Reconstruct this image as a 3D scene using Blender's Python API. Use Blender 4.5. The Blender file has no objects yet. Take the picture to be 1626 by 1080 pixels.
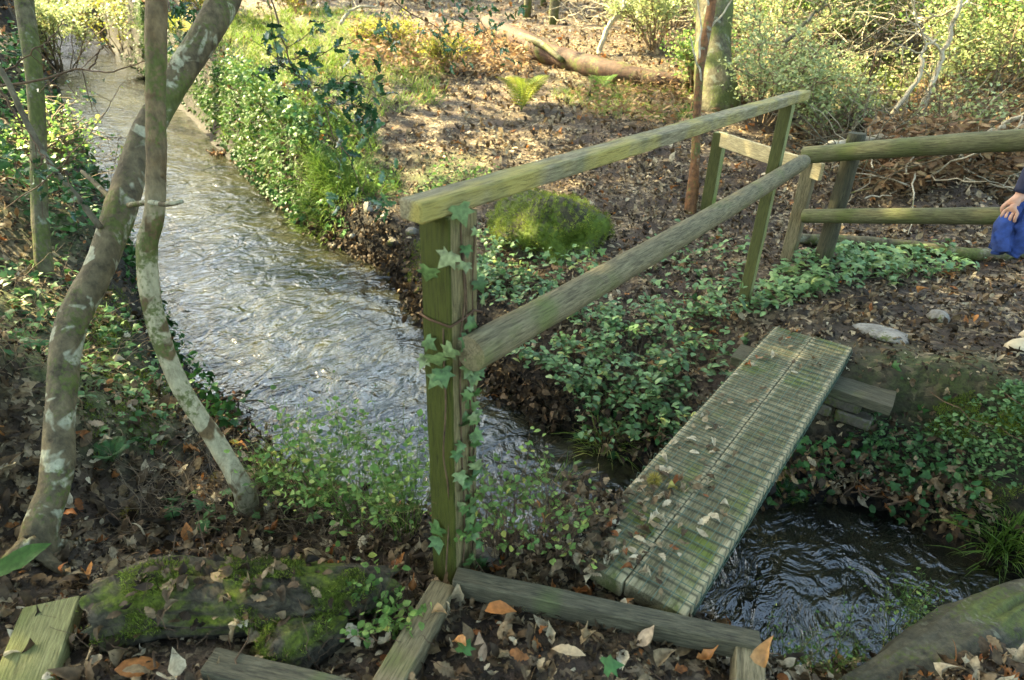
import bpy, bmesh, math, random
import numpy as np
from mathutils import Vector, Matrix
R = math.radians
rnd = random.Random(7)
rs = np.random.RandomState(11)
sc = bpy.context.scene
COL = sc.collection

# ------------------------------------------------------------------ camera
FPX, CX, CY, CZ = 992.4, 0.7734, -1.4437, 1.6572
PITCH, ROLL, YAW = R(27.871), R(1.890), R(36.805)
_fw = np.array([-math.sin(YAW)*math.cos(PITCH), math.cos(YAW)*math.cos(PITCH), -math.sin(PITCH)])
_rt = np.array([math.cos(YAW), math.sin(YAW), 0.0]); _up = np.cross(_rt, _fw)
_r2 = math.cos(ROLL)*_rt + math.sin(ROLL)*_up; _u2 = np.cross(_r2, _fw)
CAM = np.array([CX, CY, CZ])
cd = bpy.data.cameras.new('camera'); cam = bpy.data.objects.new('camera', cd); COL.objects.link(cam)
cam.matrix_world = Matrix(((_r2[0], _u2[0], -_fw[0], CX), (_r2[1], _u2[1], -_fw[1], CY), (_r2[2], _u2[2], -_fw[2], CZ), (0, 0, 0, 1)))
cd.sensor_width = 36; cd.lens = 36*FPX/1626; cd.clip_end = 500; cd.clip_start = 0.05
cd.dof.use_dof = True; cd.dof.focus_distance = 3.0; cd.dof.aperture_fstop = 3.2
sc.camera = cam

# ------------------------------------------------------------------ sky and sun
SUN_EL = R(42)
_fh = np.array([-math.sin(YAW), math.cos(YAW)]); _rh = np.array([math.cos(YAW), math.sin(YAW)])
_sd = _fh*0.45 - _rh*0.9; _sd /= np.linalg.norm(_sd)
SUN = np.array([_sd[0]*math.cos(SUN_EL), _sd[1]*math.cos(SUN_EL), math.sin(SUN_EL)])
w = bpy.data.worlds.new('World'); sc.world = w; w.use_nodes = True
nt = w.node_tree; bg = nt.nodes['Background']
sky = nt.nodes.new('ShaderNodeTexSky'); sky.sky_type = 'NISHITA'; sky.sun_disc = False
sky.sun_elevation = SUN_EL; sky.sun_rotation = math.atan2(_sd[0], _sd[1])
sky.air_density = 1.0; sky.dust_density = 2.0; sky.ozone_density = 1.0
nt.links.new(sky.outputs[0], bg.inputs[0]); bg.inputs[1].default_value = 0.11
sl = bpy.data.lights.new('sun', 'SUN'); sl.energy = 4.0; sl.angle = R(0.6); sl.color = (1.0, 0.87, 0.62)
so = bpy.data.objects.new('sun', sl); COL.objects.link(so)
so.rotation_euler = Vector((-SUN[0], -SUN[1], -SUN[2])).to_track_quat('-Z', 'Y').to_euler()
sc.view_settings.view_transform = 'Standard'; sc.view_settings.look = 'None'
sc.view_settings.exposure = 3.45; sc.view_settings.gamma = 1.0
sc.view_settings.use_white_balance = True; sc.view_settings.white_balance_temperature = 7900; sc.view_settings.white_balance_tint = 0
sc.cycles.max_bounces = 6; sc.cycles.diffuse_bounces = 3; sc.cycles.transparent_max_bounces = 6
sc.cycles.sample_clamp_indirect = 6
sc.cycles.use_denoising = True

# ------------------------------------------------------------------ rays, noise
def ray(px, py):
    return _fw + _r2*((px-813)/FPX) - _u2*((py-540)/FPX)
def az(px, py, z):                       # where the sight line meets height z
    d = ray(px, py); return CAM + d*((z-CZ)/d[2])
def ad(px, py, D):                       # where it is D metres away over the ground
    d = ray(px, py); return CAM + d*(D/math.hypot(d[0], d[1]))
def at(px, py, t):                       # at depth t
    return CAM + ray(px, py)*t

def _hash(i, j, k):
    n = (i*73856093) ^ (j*19349663) ^ (k*83492791)
    n = (n ^ (n >> 13)) * 1274126177
    return ((n ^ (n >> 16)) & 0xffff)/65535.0
def vnoise(P, scale=1.0, seed=0):
    P = np.asarray(P, float)*scale
    if P.shape[1] == 2: P = np.hstack([P, np.zeros((len(P), 1))])
    I = np.floor(P).astype(np.int64); f = P-I; f = f*f*(3-2*f); I = I + 4096 + seed*131
    r = 0
    for a in (0, 1):
        for b in (0, 1):
            for c in (0, 1):
                wgt = (f[:, 0] if a else 1-f[:, 0])*(f[:, 1] if b else 1-f[:, 1])*(f[:, 2] if c else 1-f[:, 2])
                r = r + wgt*_hash(I[:, 0]+a, I[:, 1]+b, I[:, 2]+c)
    return r*2-1
def fbm(P, scale=1.0, seed=0, o=3):
    r = 0; a = 1; s = 0
    for k in range(o):
        r = r + a*vnoise(P, scale*2**k, seed+k*7); s += a; a *= 0.5
    return r/s

# ------------------------------------------------------------------ materials
def new_mat(name):
    m = bpy.data.materials.new(name); m.use_nodes = True
    t = m.node_tree; b = t.nodes['Principled BSDF']
    return m, t, b
def N(t, kind, **kw):
    n = t.nodes.new(kind)
    for k, v in kw.items():
        if k.startswith('i_'):
            key = k[2:]; key = int(key) if key.isdigit() else key.replace('_', ' ')
            n.inputs[key].default_value = v
        else: setattr(n, k, v)
    return n
def ramp(t, fac, stops, interp='LINEAR'):
    n = t.nodes.new('ShaderNodeValToRGB'); n.color_ramp.interpolation = interp
    e = n.color_ramp.elements
    while len(e) < len(stops): e.new(0.5)
    for el, (p, c) in zip(e, stops):
        el.position = p; el.color = (*c, 1) if len(c) == 3 else c
    if fac is not None: t.links.new(fac, n.inputs[0])
    return n
def mixc(t, fac, a, b, mode='MIX'):
    n = t.nodes.new('ShaderNodeMix'); n.data_type = 'RGBA'; n.blend_type = mode
    for inp, v in ((n.inputs[0], fac), (n.inputs[6], a), (n.inputs[7], b)):
        if hasattr(v, 'links'): t.links.new(v, inp)
        elif isinstance(v, (int, float)): inp.default_value = v
        else: inp.default_value = (*v, 1)
    return n.outputs[2]
def noise(t, scale, detail=3, vec=None, rough=0.55, dist=0.0):
    n = N(t, 'ShaderNodeTexNoise'); n.inputs['Scale'].default_value = scale; n.inputs['Detail'].default_value = detail
    n.inputs['Roughness'].default_value = rough; n.inputs['Distortion'].default_value = dist
    if vec is not None: t.links.new(vec, n.inputs['Vector'])
    return n
def objc(t, scale=(1, 1, 1)):
    tc = t.nodes.new('ShaderNodeTexCoord'); mp = t.nodes.new('ShaderNodeMapping'); mp.inputs['Scale'].default_value = scale
    t.links.new(tc.outputs['Object'], mp.inputs[0]); return mp.outputs[0]
def bump(t, b, h, strength=0.5, dist=0.01):
    n = t.nodes.new('ShaderNodeBump'); n.inputs['Strength'].default_value = strength; n.inputs['Distance'].default_value = dist
    t.links.new(h, n.inputs['Height']); t.links.new(n.outputs[0], b.inputs['Normal']); return n

def leaf_mat(name, stops, rough=0.5, trans=0.3, spec=0.4, var=0.35, interp='LINEAR'):
    m, t, b = new_mat(name)
    a = N(t, 'ShaderNodeAttribute', attribute_name='tint')
    c = ramp(t, a.outputs['Fac'], stops, interp).outputs[0]
    n = noise(t, 60, 2, objc(t))
    dk = ramp(t, n.outputs[0], [(0.3, (1-var,)*3), (0.7, (1+var*0.3,)*3)]).outputs[0]
    c = mixc(t, 1.0, c, dk, 'MULTIPLY')
    t.links.new(c, b.inputs['Base Color']); b.inputs['Roughness'].default_value = rough
    b.inputs['Specular IOR Level'].default_value = spec
    tr = t.nodes.new('ShaderNodeBsdfTranslucent'); ms = t.nodes.new('ShaderNodeMixShader'); ms.inputs[0].default_value = trans
    t.links.new(c, tr.inputs[0]); t.links.new(b.outputs[0], ms.inputs[1]); t.links.new(tr.outputs[0], ms.inputs[2])
    t.links.new(ms.outputs[0], t.nodes['Material Output'].inputs[0])
    return m

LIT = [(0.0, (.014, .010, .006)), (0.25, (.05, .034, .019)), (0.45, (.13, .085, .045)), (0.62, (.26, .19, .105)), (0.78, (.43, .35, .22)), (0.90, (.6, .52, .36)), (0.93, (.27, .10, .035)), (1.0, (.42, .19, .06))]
M = {}
M['litter'] = leaf_mat('dead_leaf', LIT, 0.6, 0.18, 0.18, 0.5)
M['orange_leaf'] = leaf_mat('orange_leaf', [(0, (.42, .13, .03)), (0.4, (.5, .22, .06)), (0.7, (.45, .3, .14)), (1, (.55, .42, .25))], 0.5, 0.25)
M['bramble'] = leaf_mat('bramble_leaf', [(0, (.035, .09, .03)), (0.5, (.10, .2, .07)), (0.85, (.19, .32, .12)), (1, (.34, .36, .1))], 0.45, 0.25, 0.4)
M['ivy'] = leaf_mat('ivy_leaf', [(0, (.025, .08, .02)), (0.6, (.065, .17, .05)), (1, (.18, .3, .1))], 0.5, 0.2, 0.25)
M['post_ivy'] = leaf_mat('variegated_ivy', [(0, (.03, .085, .018)), (0.5, (.075, .16, .045)), (.8, (.15, .24, .08)), (1, (.30, .35, .17))], 0.42, 0.2, 0.3, .6)
M['bilberry'] = leaf_mat('bilberry_leaf', [(0, (.06, .13, .03)), (0.45, (.15, .29, .07)), (0.85, (.34, .48, .13)), (1, (.48, .48, .12))], 0.5, 0.45, 0.3)
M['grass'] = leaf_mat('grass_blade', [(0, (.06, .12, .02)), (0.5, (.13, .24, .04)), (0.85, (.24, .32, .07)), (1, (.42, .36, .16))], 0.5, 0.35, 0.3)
M['moss'] = leaf_mat('moss_tuft', [(0, (.03, .05, .01)), (0.5, (.15, .21, .03)), (1, (.42, .48, .1))], 0.7, 0.3, 0.15)
M['holly'] = leaf_mat('holly_leaf', [(0, (.015, .05, .02)), (0.6, (.04, .12, .04)), (1, (.12, .22, .08))], 0.25, 0.12, 0.6)
M['pale_shrub'] = leaf_mat('shrub_leaf', [(0, (.16, .21, .08)), (0.5, (.33, .41, .17)), (0.85, (.5, .57, .28)), (1, (.66, .62, .26))], 0.42, 0.4, 0.4)
M['sunny_shrub'] = leaf_mat('sunny_leaf', [(0, (.14, .17, .03)), (0.5, (.32, .34, .06)), (1, (.5, .42, .1))], 0.5, 0.45, 0.3)
M['canopy'] = leaf_mat('canopy_leaf', [(0, (.04, .09, .02)), (1, (.12, .18, .04))], 0.5, 0.35, 0.3)
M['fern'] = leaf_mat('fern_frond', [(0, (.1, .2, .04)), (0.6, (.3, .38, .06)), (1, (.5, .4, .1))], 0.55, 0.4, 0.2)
M['bracken'] = leaf_mat('dead_bracken', [(0, (.09, .05, .025)), (0.6, (.24, .14, .07)), (1, (.42, .3, .16))], 0.7, 0.25, 0.2)

def bark(name, base, dark, lichen=None, lich_cov=0.5, moss=0.0, scale=1.0, rough=0.75, mossc=(.05, .062, .014), zfade=None):
    m, t, b = new_mat(name)
    v = objc(t)
    n1 = noise(t, 18*scale, 5, v, 0.65); n2 = noise(t, 7*scale, 3, v, 0.6, 0.6); n3 = noise(t, 60*scale, 3, v)
    c = ramp(t, n1.outputs[0], [(0.3, dark), (0.62, base)]).outputs[0]
    if lichen:
        f = ramp(t, n2.outputs[0], [(lich_cov, (0, 0, 0)), (lich_cov+0.045, (.9, .9, .9))]).outputs[0]
        if zfade:
            sx = N(t, 'ShaderNodeSeparateXYZ'); t.links.new(v, sx.inputs[0]); mr = N(t, 'ShaderNodeMapRange'); t.links.new(sx.outputs[2], mr.inputs[0])
            mr.inputs[1].default_value = zfade[1]; mr.inputs[2].default_value = zfade[0]; mr.inputs[3].default_value = .12; mr.inputs[4].default_value = 1; f = mixc(t, 1.0, f, mr.outputs[0], 'MULTIPLY')
        c = mixc(t, f, c, mixc(t, n3.outputs[0], lichen, tuple(x*0.55 for x in lichen)))
    if moss > 0:
        n4 = noise(t, 4*scale, 4, v)
        f = ramp(t, mixc(t, .35, n4.outputs[0], n3.outputs[0]), [(0.60-moss*0.3, (0, 0, 0)), (0.66-moss*0.28, (.9, .9, .9))]).outputs[0]
        c = mixc(t, f, c, mixc(t, n3.outputs[0], mossc, tuple(x*2.2 for x in mossc)))
    t.links.new(c, b.inputs['Base Color']); b.inputs['Roughness'].default_value = rough
    b.inputs['Specular IOR Level'].default_value = 0.25
    n9 = noise(t, 45*scale, 6, objc(t, (1, 1, .35)), .7); t.links.new(mixc(t, .55, c, ramp(t, n9.outputs[0], [(.35, (.35, .33, .3)), (.62, (1.15, 1.15, 1.15))]).outputs[0], 'MULTIPLY'), b.inputs['Base Color'])
    bump(t, b, mixc(t, .5, n1.outputs[0], n9.outputs[0]), 1.0, 0.014/scale)
    return m
M['lichen_bark'] = bark('lichen_bark', (.15, .12, .065), (.045, .036, .02), (.45, .45, .31), 0.525, 0.3)
M['birch_bark'] = bark('smooth_bark', (.15, .10, .045), (.055, .035, .016), (.46, .42, .26), 0.44, 0.2, zfade=(1.0, 1.35))
M['moss_bark'] = bark('mossy_bark', (.14, .125, .07), (.04, .034, .018), (.24, .25, .17), .58, 0.45)
M['red_bark'] = bark('red_bark', (.2, .09, .035), (.05, .025, .012), (.3, .28, .2), 0.62, 0.25)
M['grey_bark'] = bark('grey_bark', (.15, .13, .085), (.055, .046, .03), (.24, .24, .17), 0.6, 0.2)
M['log_bark'] = bark('fallen_log_bark', (.085, .045, .028), (.022, .013, .008), (.13, .11, .08), 0.66, 0.2)
M['pale_wood'] = bark('dead_pale_wood', (.5, .45, .33), (.28, .23, .15), None, .5, 0.1)
M['twig'] = bark('twig_bark', (.14, .09, .05), (.05, .03, .02), None)
M['pale_twig'] = bark('pale_twig_bark', (.26, .19, .12), (.10, .07, .045), None)
M['root_bark'] = bark('root_bark', (.11, .10, .062), (.035, .032, .02), (.2, .2, .13), 0.6, 0.3)
M['dark_log'] = bark('rotten_moss_log', (.07, .062, .036), (.014, .012, .008), None, .5, 0.42, 1.0, mossc=(.055, .085, .008))
M['stone'] = bark('stone', (.3, .28, .24), (.13, .12, .1), (.42, .4, .34), 0.6, 0.15)
M['dark_stone'] = bark('wet_stone', (.13, .115, .09), (.05, .045, .035), None, .5, 0.2, rough=0.4)

def wood(name, a, b_, green=None, gcov=0.5, yellow=None, rough=0.75, spots=None, wire_shade_moss=None, face=None, edges=None):
    m, t, b = new_mat(name)
    g = noise(t, 6, 6, objc(t, (1.6, 12, 12)), 0.7, 0.9)
    g2 = noise(t, 40, 3, objc(t, (0.5, 6, 6)), 0.6)
    v = objc(t)
    c = ramp(t, g.outputs[0], [(0.3, a), (0.68, b_)]).outputs[0]
    c = mixc(t, 0.45, c, ramp(t, g2.outputs[0], [(0.35, (.3, .3, .3)), (0.6, (1, 1, 1))]).outputs[0], 'MULTIPLY')
    if green:
        n = noise(t, 5, 4, v); f = ramp(t, n.outputs[0], [(gcov, (0, 0, 0)), (gcov+0.2, (1, 1, 1))]).outputs[0]
        c = mixc(t, f, c, mixc(t, g.outputs[0], tuple(x*0.6 for x in green), green))
    if yellow:
        n = noise(t, 3.5, 4, objc(t, (1, 3, 1))); f = ramp(t, n.outputs[0], [(0.45, (0, 0, 0)), (0.62, (.9, .9, .9))]).outputs[0]
        c = mixc(t, f, c, mixc(t, g.outputs[0], tuple(x*0.5 for x in yellow), yellow))
    if spots:
        n = noise(t, 13, 6, v, .7); f = ramp(t, n.outputs[0], [(0.5, (0, 0, 0)), (0.72, (.75, .75, .75))]).outputs[0]
        c = mixc(t, f, c, spots)
    if face:                                      # one post side darker: algae green with its shade painted in
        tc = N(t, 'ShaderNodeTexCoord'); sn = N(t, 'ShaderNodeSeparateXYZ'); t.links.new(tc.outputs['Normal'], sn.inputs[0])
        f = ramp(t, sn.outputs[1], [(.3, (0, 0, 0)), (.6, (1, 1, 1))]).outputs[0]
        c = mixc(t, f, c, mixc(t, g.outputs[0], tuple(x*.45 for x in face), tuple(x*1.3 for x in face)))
    if edges:                                     # worn pale plank edges
        se = N(t, 'ShaderNodeSeparateXYZ'); t.links.new(v, se.inputs[0]); ab = N(t, 'ShaderNodeMath', operation='ABSOLUTE'); t.links.new(se.outputs[1], ab.inputs[0])
        ne = N(t, 'ShaderNodeMath', operation='MULTIPLY_ADD'); t.links.new(noise(t, 14, 3, v).outputs[0], ne.inputs[0]); ne.inputs[1].default_value = .06; t.links.new(ab.outputs[0], ne.inputs[2])
        c = mixc(t, ramp(t, ne.outputs[0], [(.112, (0, 0, 0)), (.128, (.75, .75, .75))]).outputs[0], c, edges)
    if wire_shade_moss:                                   # shadow and moss line painted into the plank under each cross wire
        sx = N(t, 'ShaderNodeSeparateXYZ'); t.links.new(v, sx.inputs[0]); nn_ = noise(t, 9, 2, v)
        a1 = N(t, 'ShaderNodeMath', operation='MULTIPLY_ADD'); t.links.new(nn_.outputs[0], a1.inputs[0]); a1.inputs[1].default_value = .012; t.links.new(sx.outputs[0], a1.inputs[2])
        a2 = N(t, 'ShaderNodeMath', operation='PINGPONG'); t.links.new(a1.outputs[0], a2.inputs[0]); a2.inputs[1].default_value = wire_shade_moss/2
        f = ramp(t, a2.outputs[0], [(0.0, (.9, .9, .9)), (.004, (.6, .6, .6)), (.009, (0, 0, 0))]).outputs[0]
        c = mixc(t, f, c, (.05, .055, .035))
    t.links.new(c, b.inputs['Base Color']); b.inputs['Roughness'].default_value = rough; b.inputs['Specular IOR Level'].default_value = 0.25
    n8 = noise(t, 30, 5, objc(t, (.4, 7, 7)), .7, .2); t.links.new(mixc(t, .6, c, ramp(t, n8.outputs[0], [(.38, (.25, .24, .22)), (.52, (1.1, 1.1, 1.1))]).outputs[0], 'MULTIPLY'), b.inputs['Base Color'])
    bump(t, b, mixc(t, .5, g.outputs[0], n8.outputs[0]), 0.8, 0.008)
    return m
M['rail_wood'] = wood('weathered_rail', (.12, .10, .055), (.36, .32, .19), (.2, .2, .09), 0.5, (.42, .36, .10))
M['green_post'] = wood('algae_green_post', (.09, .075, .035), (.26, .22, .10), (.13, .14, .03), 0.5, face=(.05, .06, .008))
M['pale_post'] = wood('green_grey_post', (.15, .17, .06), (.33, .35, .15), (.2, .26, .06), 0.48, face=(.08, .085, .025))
M['pole_wood'] = wood('round_pole', (.10, .085, .045), (.25, .215, .12), (.15, .17, .055), 0.54)
M['fence_pole'] = wood('green_pole', (.07, .07, .032), (.18, .18, .09), (.11, .13, .04), 0.5)
M['dark_post'] = wood('dark_post', (.03, .028, .016), (.09, .085, .05), (.06, .08, .02), 0.55)
M['deck_wood'] = wood('deck_plank', (.10, .09, .045), (.24, .215, .12), (.15, .19, .04), 0.50, None, 0.8, (.36, .32, .19), wire_shade_moss=.0516, edges=(.42, .36, .22))
M['board_dark'] = wood('wet_board', (.045, .042, .026), (.13, .12, .075), (.09, .12, .04), 0.6)
M['board_green'] = wood('olive_board', (.14, .14, .05), (.26, .26, .11), (.17, .19, .05), 0.5)
M['board_brown'] = wood('brown_board', (.11, .09, .045), (.25, .21, .12), (.14, .15, .05), 0.58)
M['new_wood'] = wood('pale_new_board', (.4, .32, .16), (.62, .52, .3))
def plain(name, c, rough=0.6, metal=0.0, var=0.2):
    m, t, b = new_mat(name); n = noise(t, 25, 4, objc(t))
    t.links.new(ramp(t, n.outputs[0], [(0.3, tuple(x*(1-var) for x in c)), (0.7, tuple(min(1, x*(1+var)) for x in c))]).outputs[0], b.inputs['Base Color'])
    b.inputs['Roughness'].default_value = rough; b.inputs['Metallic'].default_value = metal
    bump(t, b, n.outputs[0], 0.25, 0.01); return m
M['wire'] = plain('green_wire', (.05, .10, .07), 0.5, 0.2)
M['iron'] = plain('rusty_wire', (.10, .055, .03), 0.6, 0.5)
M['burr'] = leaf_mat('chestnut_burr', [(0, (.25, .2, .05)), (1, (.5, .42, .1))], 0.7, 0.2)
M['blue_cloth'] = plain('blue_cloth', (.02, .05, .19), 0.9, 0, .5)
M['navy_cloth'] = plain('navy_cloth', (.012, .016, .045), 0.85)
M['jeans'] = plain('jeans', (.03, .06, .13), 0.85)
M['skin'] = plain('skin', (.5, .27, .18), 0.5, 0, 0.06)
M['hair'] = plain('hair', (.06, .035, .02), 0.6)
M['boot'] = plain('tan_boot', (.5, .42, .28), 0.8)
M['sole'] = plain('boot_sole', (.05, .045, .04), 0.8)
M['berry'] = plain('red_berry', (.6, .03, .02), 0.3)

# ------------------------------------------------------------------ mesh building
class MB:
    def __init__(s): s.V = []; s.F = {3: [], 4: []}; s.T = []; s.n = 0
    def add(s, V, F, tint=0.5):
        V = np.asarray(V, float).reshape(-1, 3)
        for f in (F if isinstance(F, list) else [F]):
            f = np.asarray(f); 
            if len(f): s.F[f.shape[1]].append(f + s.n)
        s.V.append(V); s.T.append(np.broadcast_to(np.asarray(tint, float), (len(V),)) if np.ndim(tint) == 0 else np.asarray(tint, float)); s.n += len(V)
    def build(s, name, mat, parent=None, origin=None, smooth=True, label=None, cat=None, group=None, kind=None):
        V = np.concatenate(s.V); T = np.concatenate(s.T)
        if origin is None: origin = np.array(parent['_loc']) if parent is not None and '_loc' in parent.keys() else np.zeros(3)
        V = V - np.asarray(origin, float)
        me = bpy.data.meshes.new(name)
        polys = []; starts = []; tot = []; c = 0
        for k in (3, 4):
            if s.F[k]:
                f = np.concatenate(s.F[k]); polys.append(f.ravel()); starts.append(c + np.arange(len(f))*k); tot.append(np.full(len(f), k)); c += len(f)*k
        L = np.concatenate(polys).astype(np.int32); S = np.concatenate(starts).astype(np.int32); TT = np.concatenate(tot).astype(np.int32)
        me.vertices.add(len(V)); me.vertices.foreach_set('co', V.astype(np.float32).ravel())
        me.loops.add(len(L)); me.loops.foreach_set('vertex_index', L)
        me.polygons.add(len(S)); me.polygons.foreach_set('loop_start', S); me.polygons.foreach_set('loop_total', TT)
        me.polygons.foreach_set('use_smooth', np.full(len(S), smooth, bool))
        a = me.attributes.new('tint', 'FLOAT', 'POINT'); a.data.foreach_set('value', T.astype(np.float32))
        me.update(calc_edges=True); me.validate()
        me.materials.append(mat)
        o = bpy.data.objects.new(name, me); COL.objects.link(o)
        if parent is not None: o.parent = parent; o.location = tuple(np.asarray(origin) - np.array(parent['_loc']))
        else: o.location = tuple(origin)
        return tag(o, label, cat, group, kind)
def tag(o, label=None, cat=None, group=None, kind=None):
    if label: o['label'] = label
    if cat: o['category'] = cat
    if group: o['group'] = group
    if kind: o['kind'] = kind
    return o
ROOTS = []
def thing(name, loc, label, cat, group=None):
    o = bpy.data.objects.new(name, None); COL.objects.link(o); o.location = tuple(loc); o.empty_display_size = 0.1
    o['_loc'] = [float(x) for x in loc]; ROOTS.append(o)
    return tag(o, label, cat, group)

def tube(mb, path, rad, sides=6, tint=0.5, wob=0.0, cap=True, seed=0):
    P = np.asarray(path, float); n = len(P); rad = np.broadcast_to(np.asarray(rad, float), (n,))
    T = np.gradient(P, axis=0); T /= np.linalg.norm(T, axis=1)[:, None]+1e-9
    ref = np.array([0, 0, 1.0]) if abs(T[0, 2]) < 0.9 else np.array([1.0, 0, 0])
    A = np.zeros_like(P); a = ref
    for i in range(n):
        a = a - T[i]*(a@T[i]); a = a/(np.linalg.norm(a)+1e-9); A[i] = a
    B = np.cross(T, A); th = np.arange(sides)*2*math.pi/sides
    V = P[:, None, :] + rad[:, None, None]*(np.cos(th)[None, :, None]*A[:, None, :] + np.sin(th)[None, :, None]*B[:, None, :])
    V = V.reshape(-1, 3)
    if wob > 0:
        C = np.repeat(P, sides, 0); k = fbm(V, 0.35/max(rad.mean(), .01), seed, 3)
        k = k + .35*fbm(V, 1.6/max(rad.mean(), .01), seed+3, 2); V = C + (V-C)*(1+wob*k)[:, None]
    i = np.arange(n-1)[:, None]*sides; j = np.arange(sides)[None, :]; j2 = (j+1) % sides
    F = np.stack([i+j, i+j2, i+sides+j2, i+sides+j], -1).reshape(-1, 4)
    fs = [F]
    if cap:
        V = np.vstack([V, P[:1], P[-1:]]); m = n*sides
        jj = np.arange(sides); j3 = (jj+1) % sides
        fs.append(np.stack([np.full(sides, m), j3, jj], -1)); fs.append(np.stack([np.full(sides, m+1), (n-1)*sides+jj, (n-1)*sides+j3], -1))
    mb.add(V, fs, tint)
def spline(pts, n=24):
    P = np.asarray(pts, float); k = len(P)
    if k < 3:
        t = np.linspace(0, 1, n)[:, None]; return P[0]*(1-t)+P[-1]*t
    Q = np.vstack([2*P[0]-P[1], P, 2*P[-1]-P[-2]]); out = []
    for u in np.linspace(0, k-1-1e-6, n):
        i = int(u); f = u-i; p0, p1, p2, p3 = Q[i], Q[i+1], Q[i+2], Q[i+3]
        out.append(0.5*((2*p1)+(-p0+p2)*f+(2*p0-5*p1+4*p2-p3)*f*f+(-p0+3*p1-3*p2+p3)*f**3))
    return np.array(out)
def rspline(r, n): return np.interp(np.linspace(0, 1, n), np.linspace(0, 1, len(r)), r)
def wiggle(P, amp, scale, seed):
    P = np.asarray(P, float).copy(); s = np.arange(len(P))[:, None]*scale
    for k in range(3):
        P[:, k] += amp*fbm(np.hstack([s, s*0+k*9.1]), 1, seed+k, 2)*np.minimum(1, np.arange(len(P))/2.0)
    return P

# leaf templates: x across, y along, z up
def tpl(widths, fold=0.25, curl=0.3, wave=0.0, seed=0):
    W = np.array(widths, float); n = len(W); y = np.linspace(0, 1, n); r = np.random.RandomState(seed)
    z = -curl*(y-0.35)**2 + wave*np.sin(y*7+seed)
    yy = y.copy()
    L = np.stack([-W/2, yy, z+fold*W/2*(1+r.uniform(-.8, .8, n))], 1); Mi = np.stack([0*W, yy, z], 1); Rr = np.stack([W/2, yy, z+fold*W/2*(1+r.uniform(-.8, .8, n))], 1)
    V = np.stack([L, Mi, Rr], 1).reshape(-1, 3); i = np.arange(n-1)*3
    F = np.concatenate([np.stack([i, i+1, i+4, i+3], 1), np.stack([i+1, i+2, i+5, i+4], 1)])
    return V, F
OAK = [tpl([.02, .14, .3, .22, .46, .32, .56, .4, .5, .3, .3, .04], 1.3, 1.6, .05, 6), tpl([.05, .3, .3, .5, .3, .1, .02], .9, -1.3, .08, 7)]+[tpl([.02, .14, .3, .22, .46, .32, .56, .4, .5, .3, .3, .04], f, c, w_, s) for f, c, w_, s in ((.3, .9, .03, 1), (-.4, .5, .06, 2), (.6, -.9, .05, 3), (.1, .3, .02, 4))]
BEECH = [tpl([.02, .3, .5, .5, .3, .02], 1.4, 1.2, .05, 8)]+[tpl([.02, .36, .52, .54, .42, .2, .01], f, c, w_, s) for f, c, w_, s in ((.3, .7, .02, 1), (-.3, .9, .04, 2), (.8, .4, .04, 3), (.15, -.8, .03, 4))]
OVAL = [tpl([.02, .5, .62, .45, .02], .2, .4, 0, 1), tpl([.02, .46, .6, .5, .02], .35, .1, 0, 2)]
ROUND = [tpl([.03, .62, .72, .5, .03], .25, .2, 0, 1)]
HOLLY = [tpl([.02, .42, .22, .55, .28, .52, .2, .3, .02], .5, .5, .04, s) for s in (1, 2, 3)]
CHEST = [tpl([.02, .1, .22, .26, .31, .3, .34, .31, .3, .22, .12, .01], .25, .35, .02, s) for s in (1, 2)]
FROND = [tpl([.06, .10, .09, .05, .01], .2, .3, 0, 1)]
BLADE = [tpl([.035, .04, .035, .02, .002], .5, c, 0, 1) for c in (.3, .9, 1.4)]
TUFT = [tpl([.16, .14, .02], .4, .4, 0, 1)]
def ivy_tpl(curl):
    a = [(0, 0), (.3, -.12), (.55, .02), (.36, .22), (.62, .5), (.28, .5), (0, 1.05)]
    o = a + [(-x, y) for x, y in a[-2:0:-1]]
    V = np.array([(x, y, -curl*(x*x+(y-.3)**2)) for x, y in o] + [(0, .28, .03)]); n = len(o)
    F = np.array([(n, i, (i+1) % n) for i in range(n)]); return V, F
IVY = [ivy_tpl(.2), ivy_tpl(.5)]

def unit(a): return a/(np.linalg.norm(a, axis=-1, keepdims=True)+1e-9)
def add_leaves(mb, tpls, P, D, Nn, size, tint):
    P = np.asarray(P, float); n = len(P)
    if n == 0: return
    D = unit(np.asarray(D, float)); Nn = np.asarray(Nn, float); Nn = unit(Nn - D*(Nn*D).sum(1)[:, None]); X = np.cross(D, Nn)
    size = np.broadcast_to(np.asarray(size, float), (n,)); tint = np.broadcast_to(np.asarray(tint, float), (n,))
    pick = rs.randint(0, len(tpls), n)
    for k, (V, F) in enumerate(tpls):
        m = np.where(pick == k)[0]
        if not len(m): continue
        W = (V[None, :, 0, None]*X[m][:, None, :] + V[None, :, 1, None]*D[m][:, None, :] + V[None, :, 2, None]*Nn[m][:, None, :])*size[m][:, None, None] + P[m][:, None, :]
        FF = (F[None] + (np.arange(len(m))*len(V))[:, None, None]).reshape(-1, F.shape[1])
        mb.add(W.reshape(-1, 3), FF, np.repeat(tint[m], len(V)))
def rand_dirs(n, up=0.0):
    v = rs.normal(size=(n, 3)); v[:, 2] += up; return unit(v)

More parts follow.
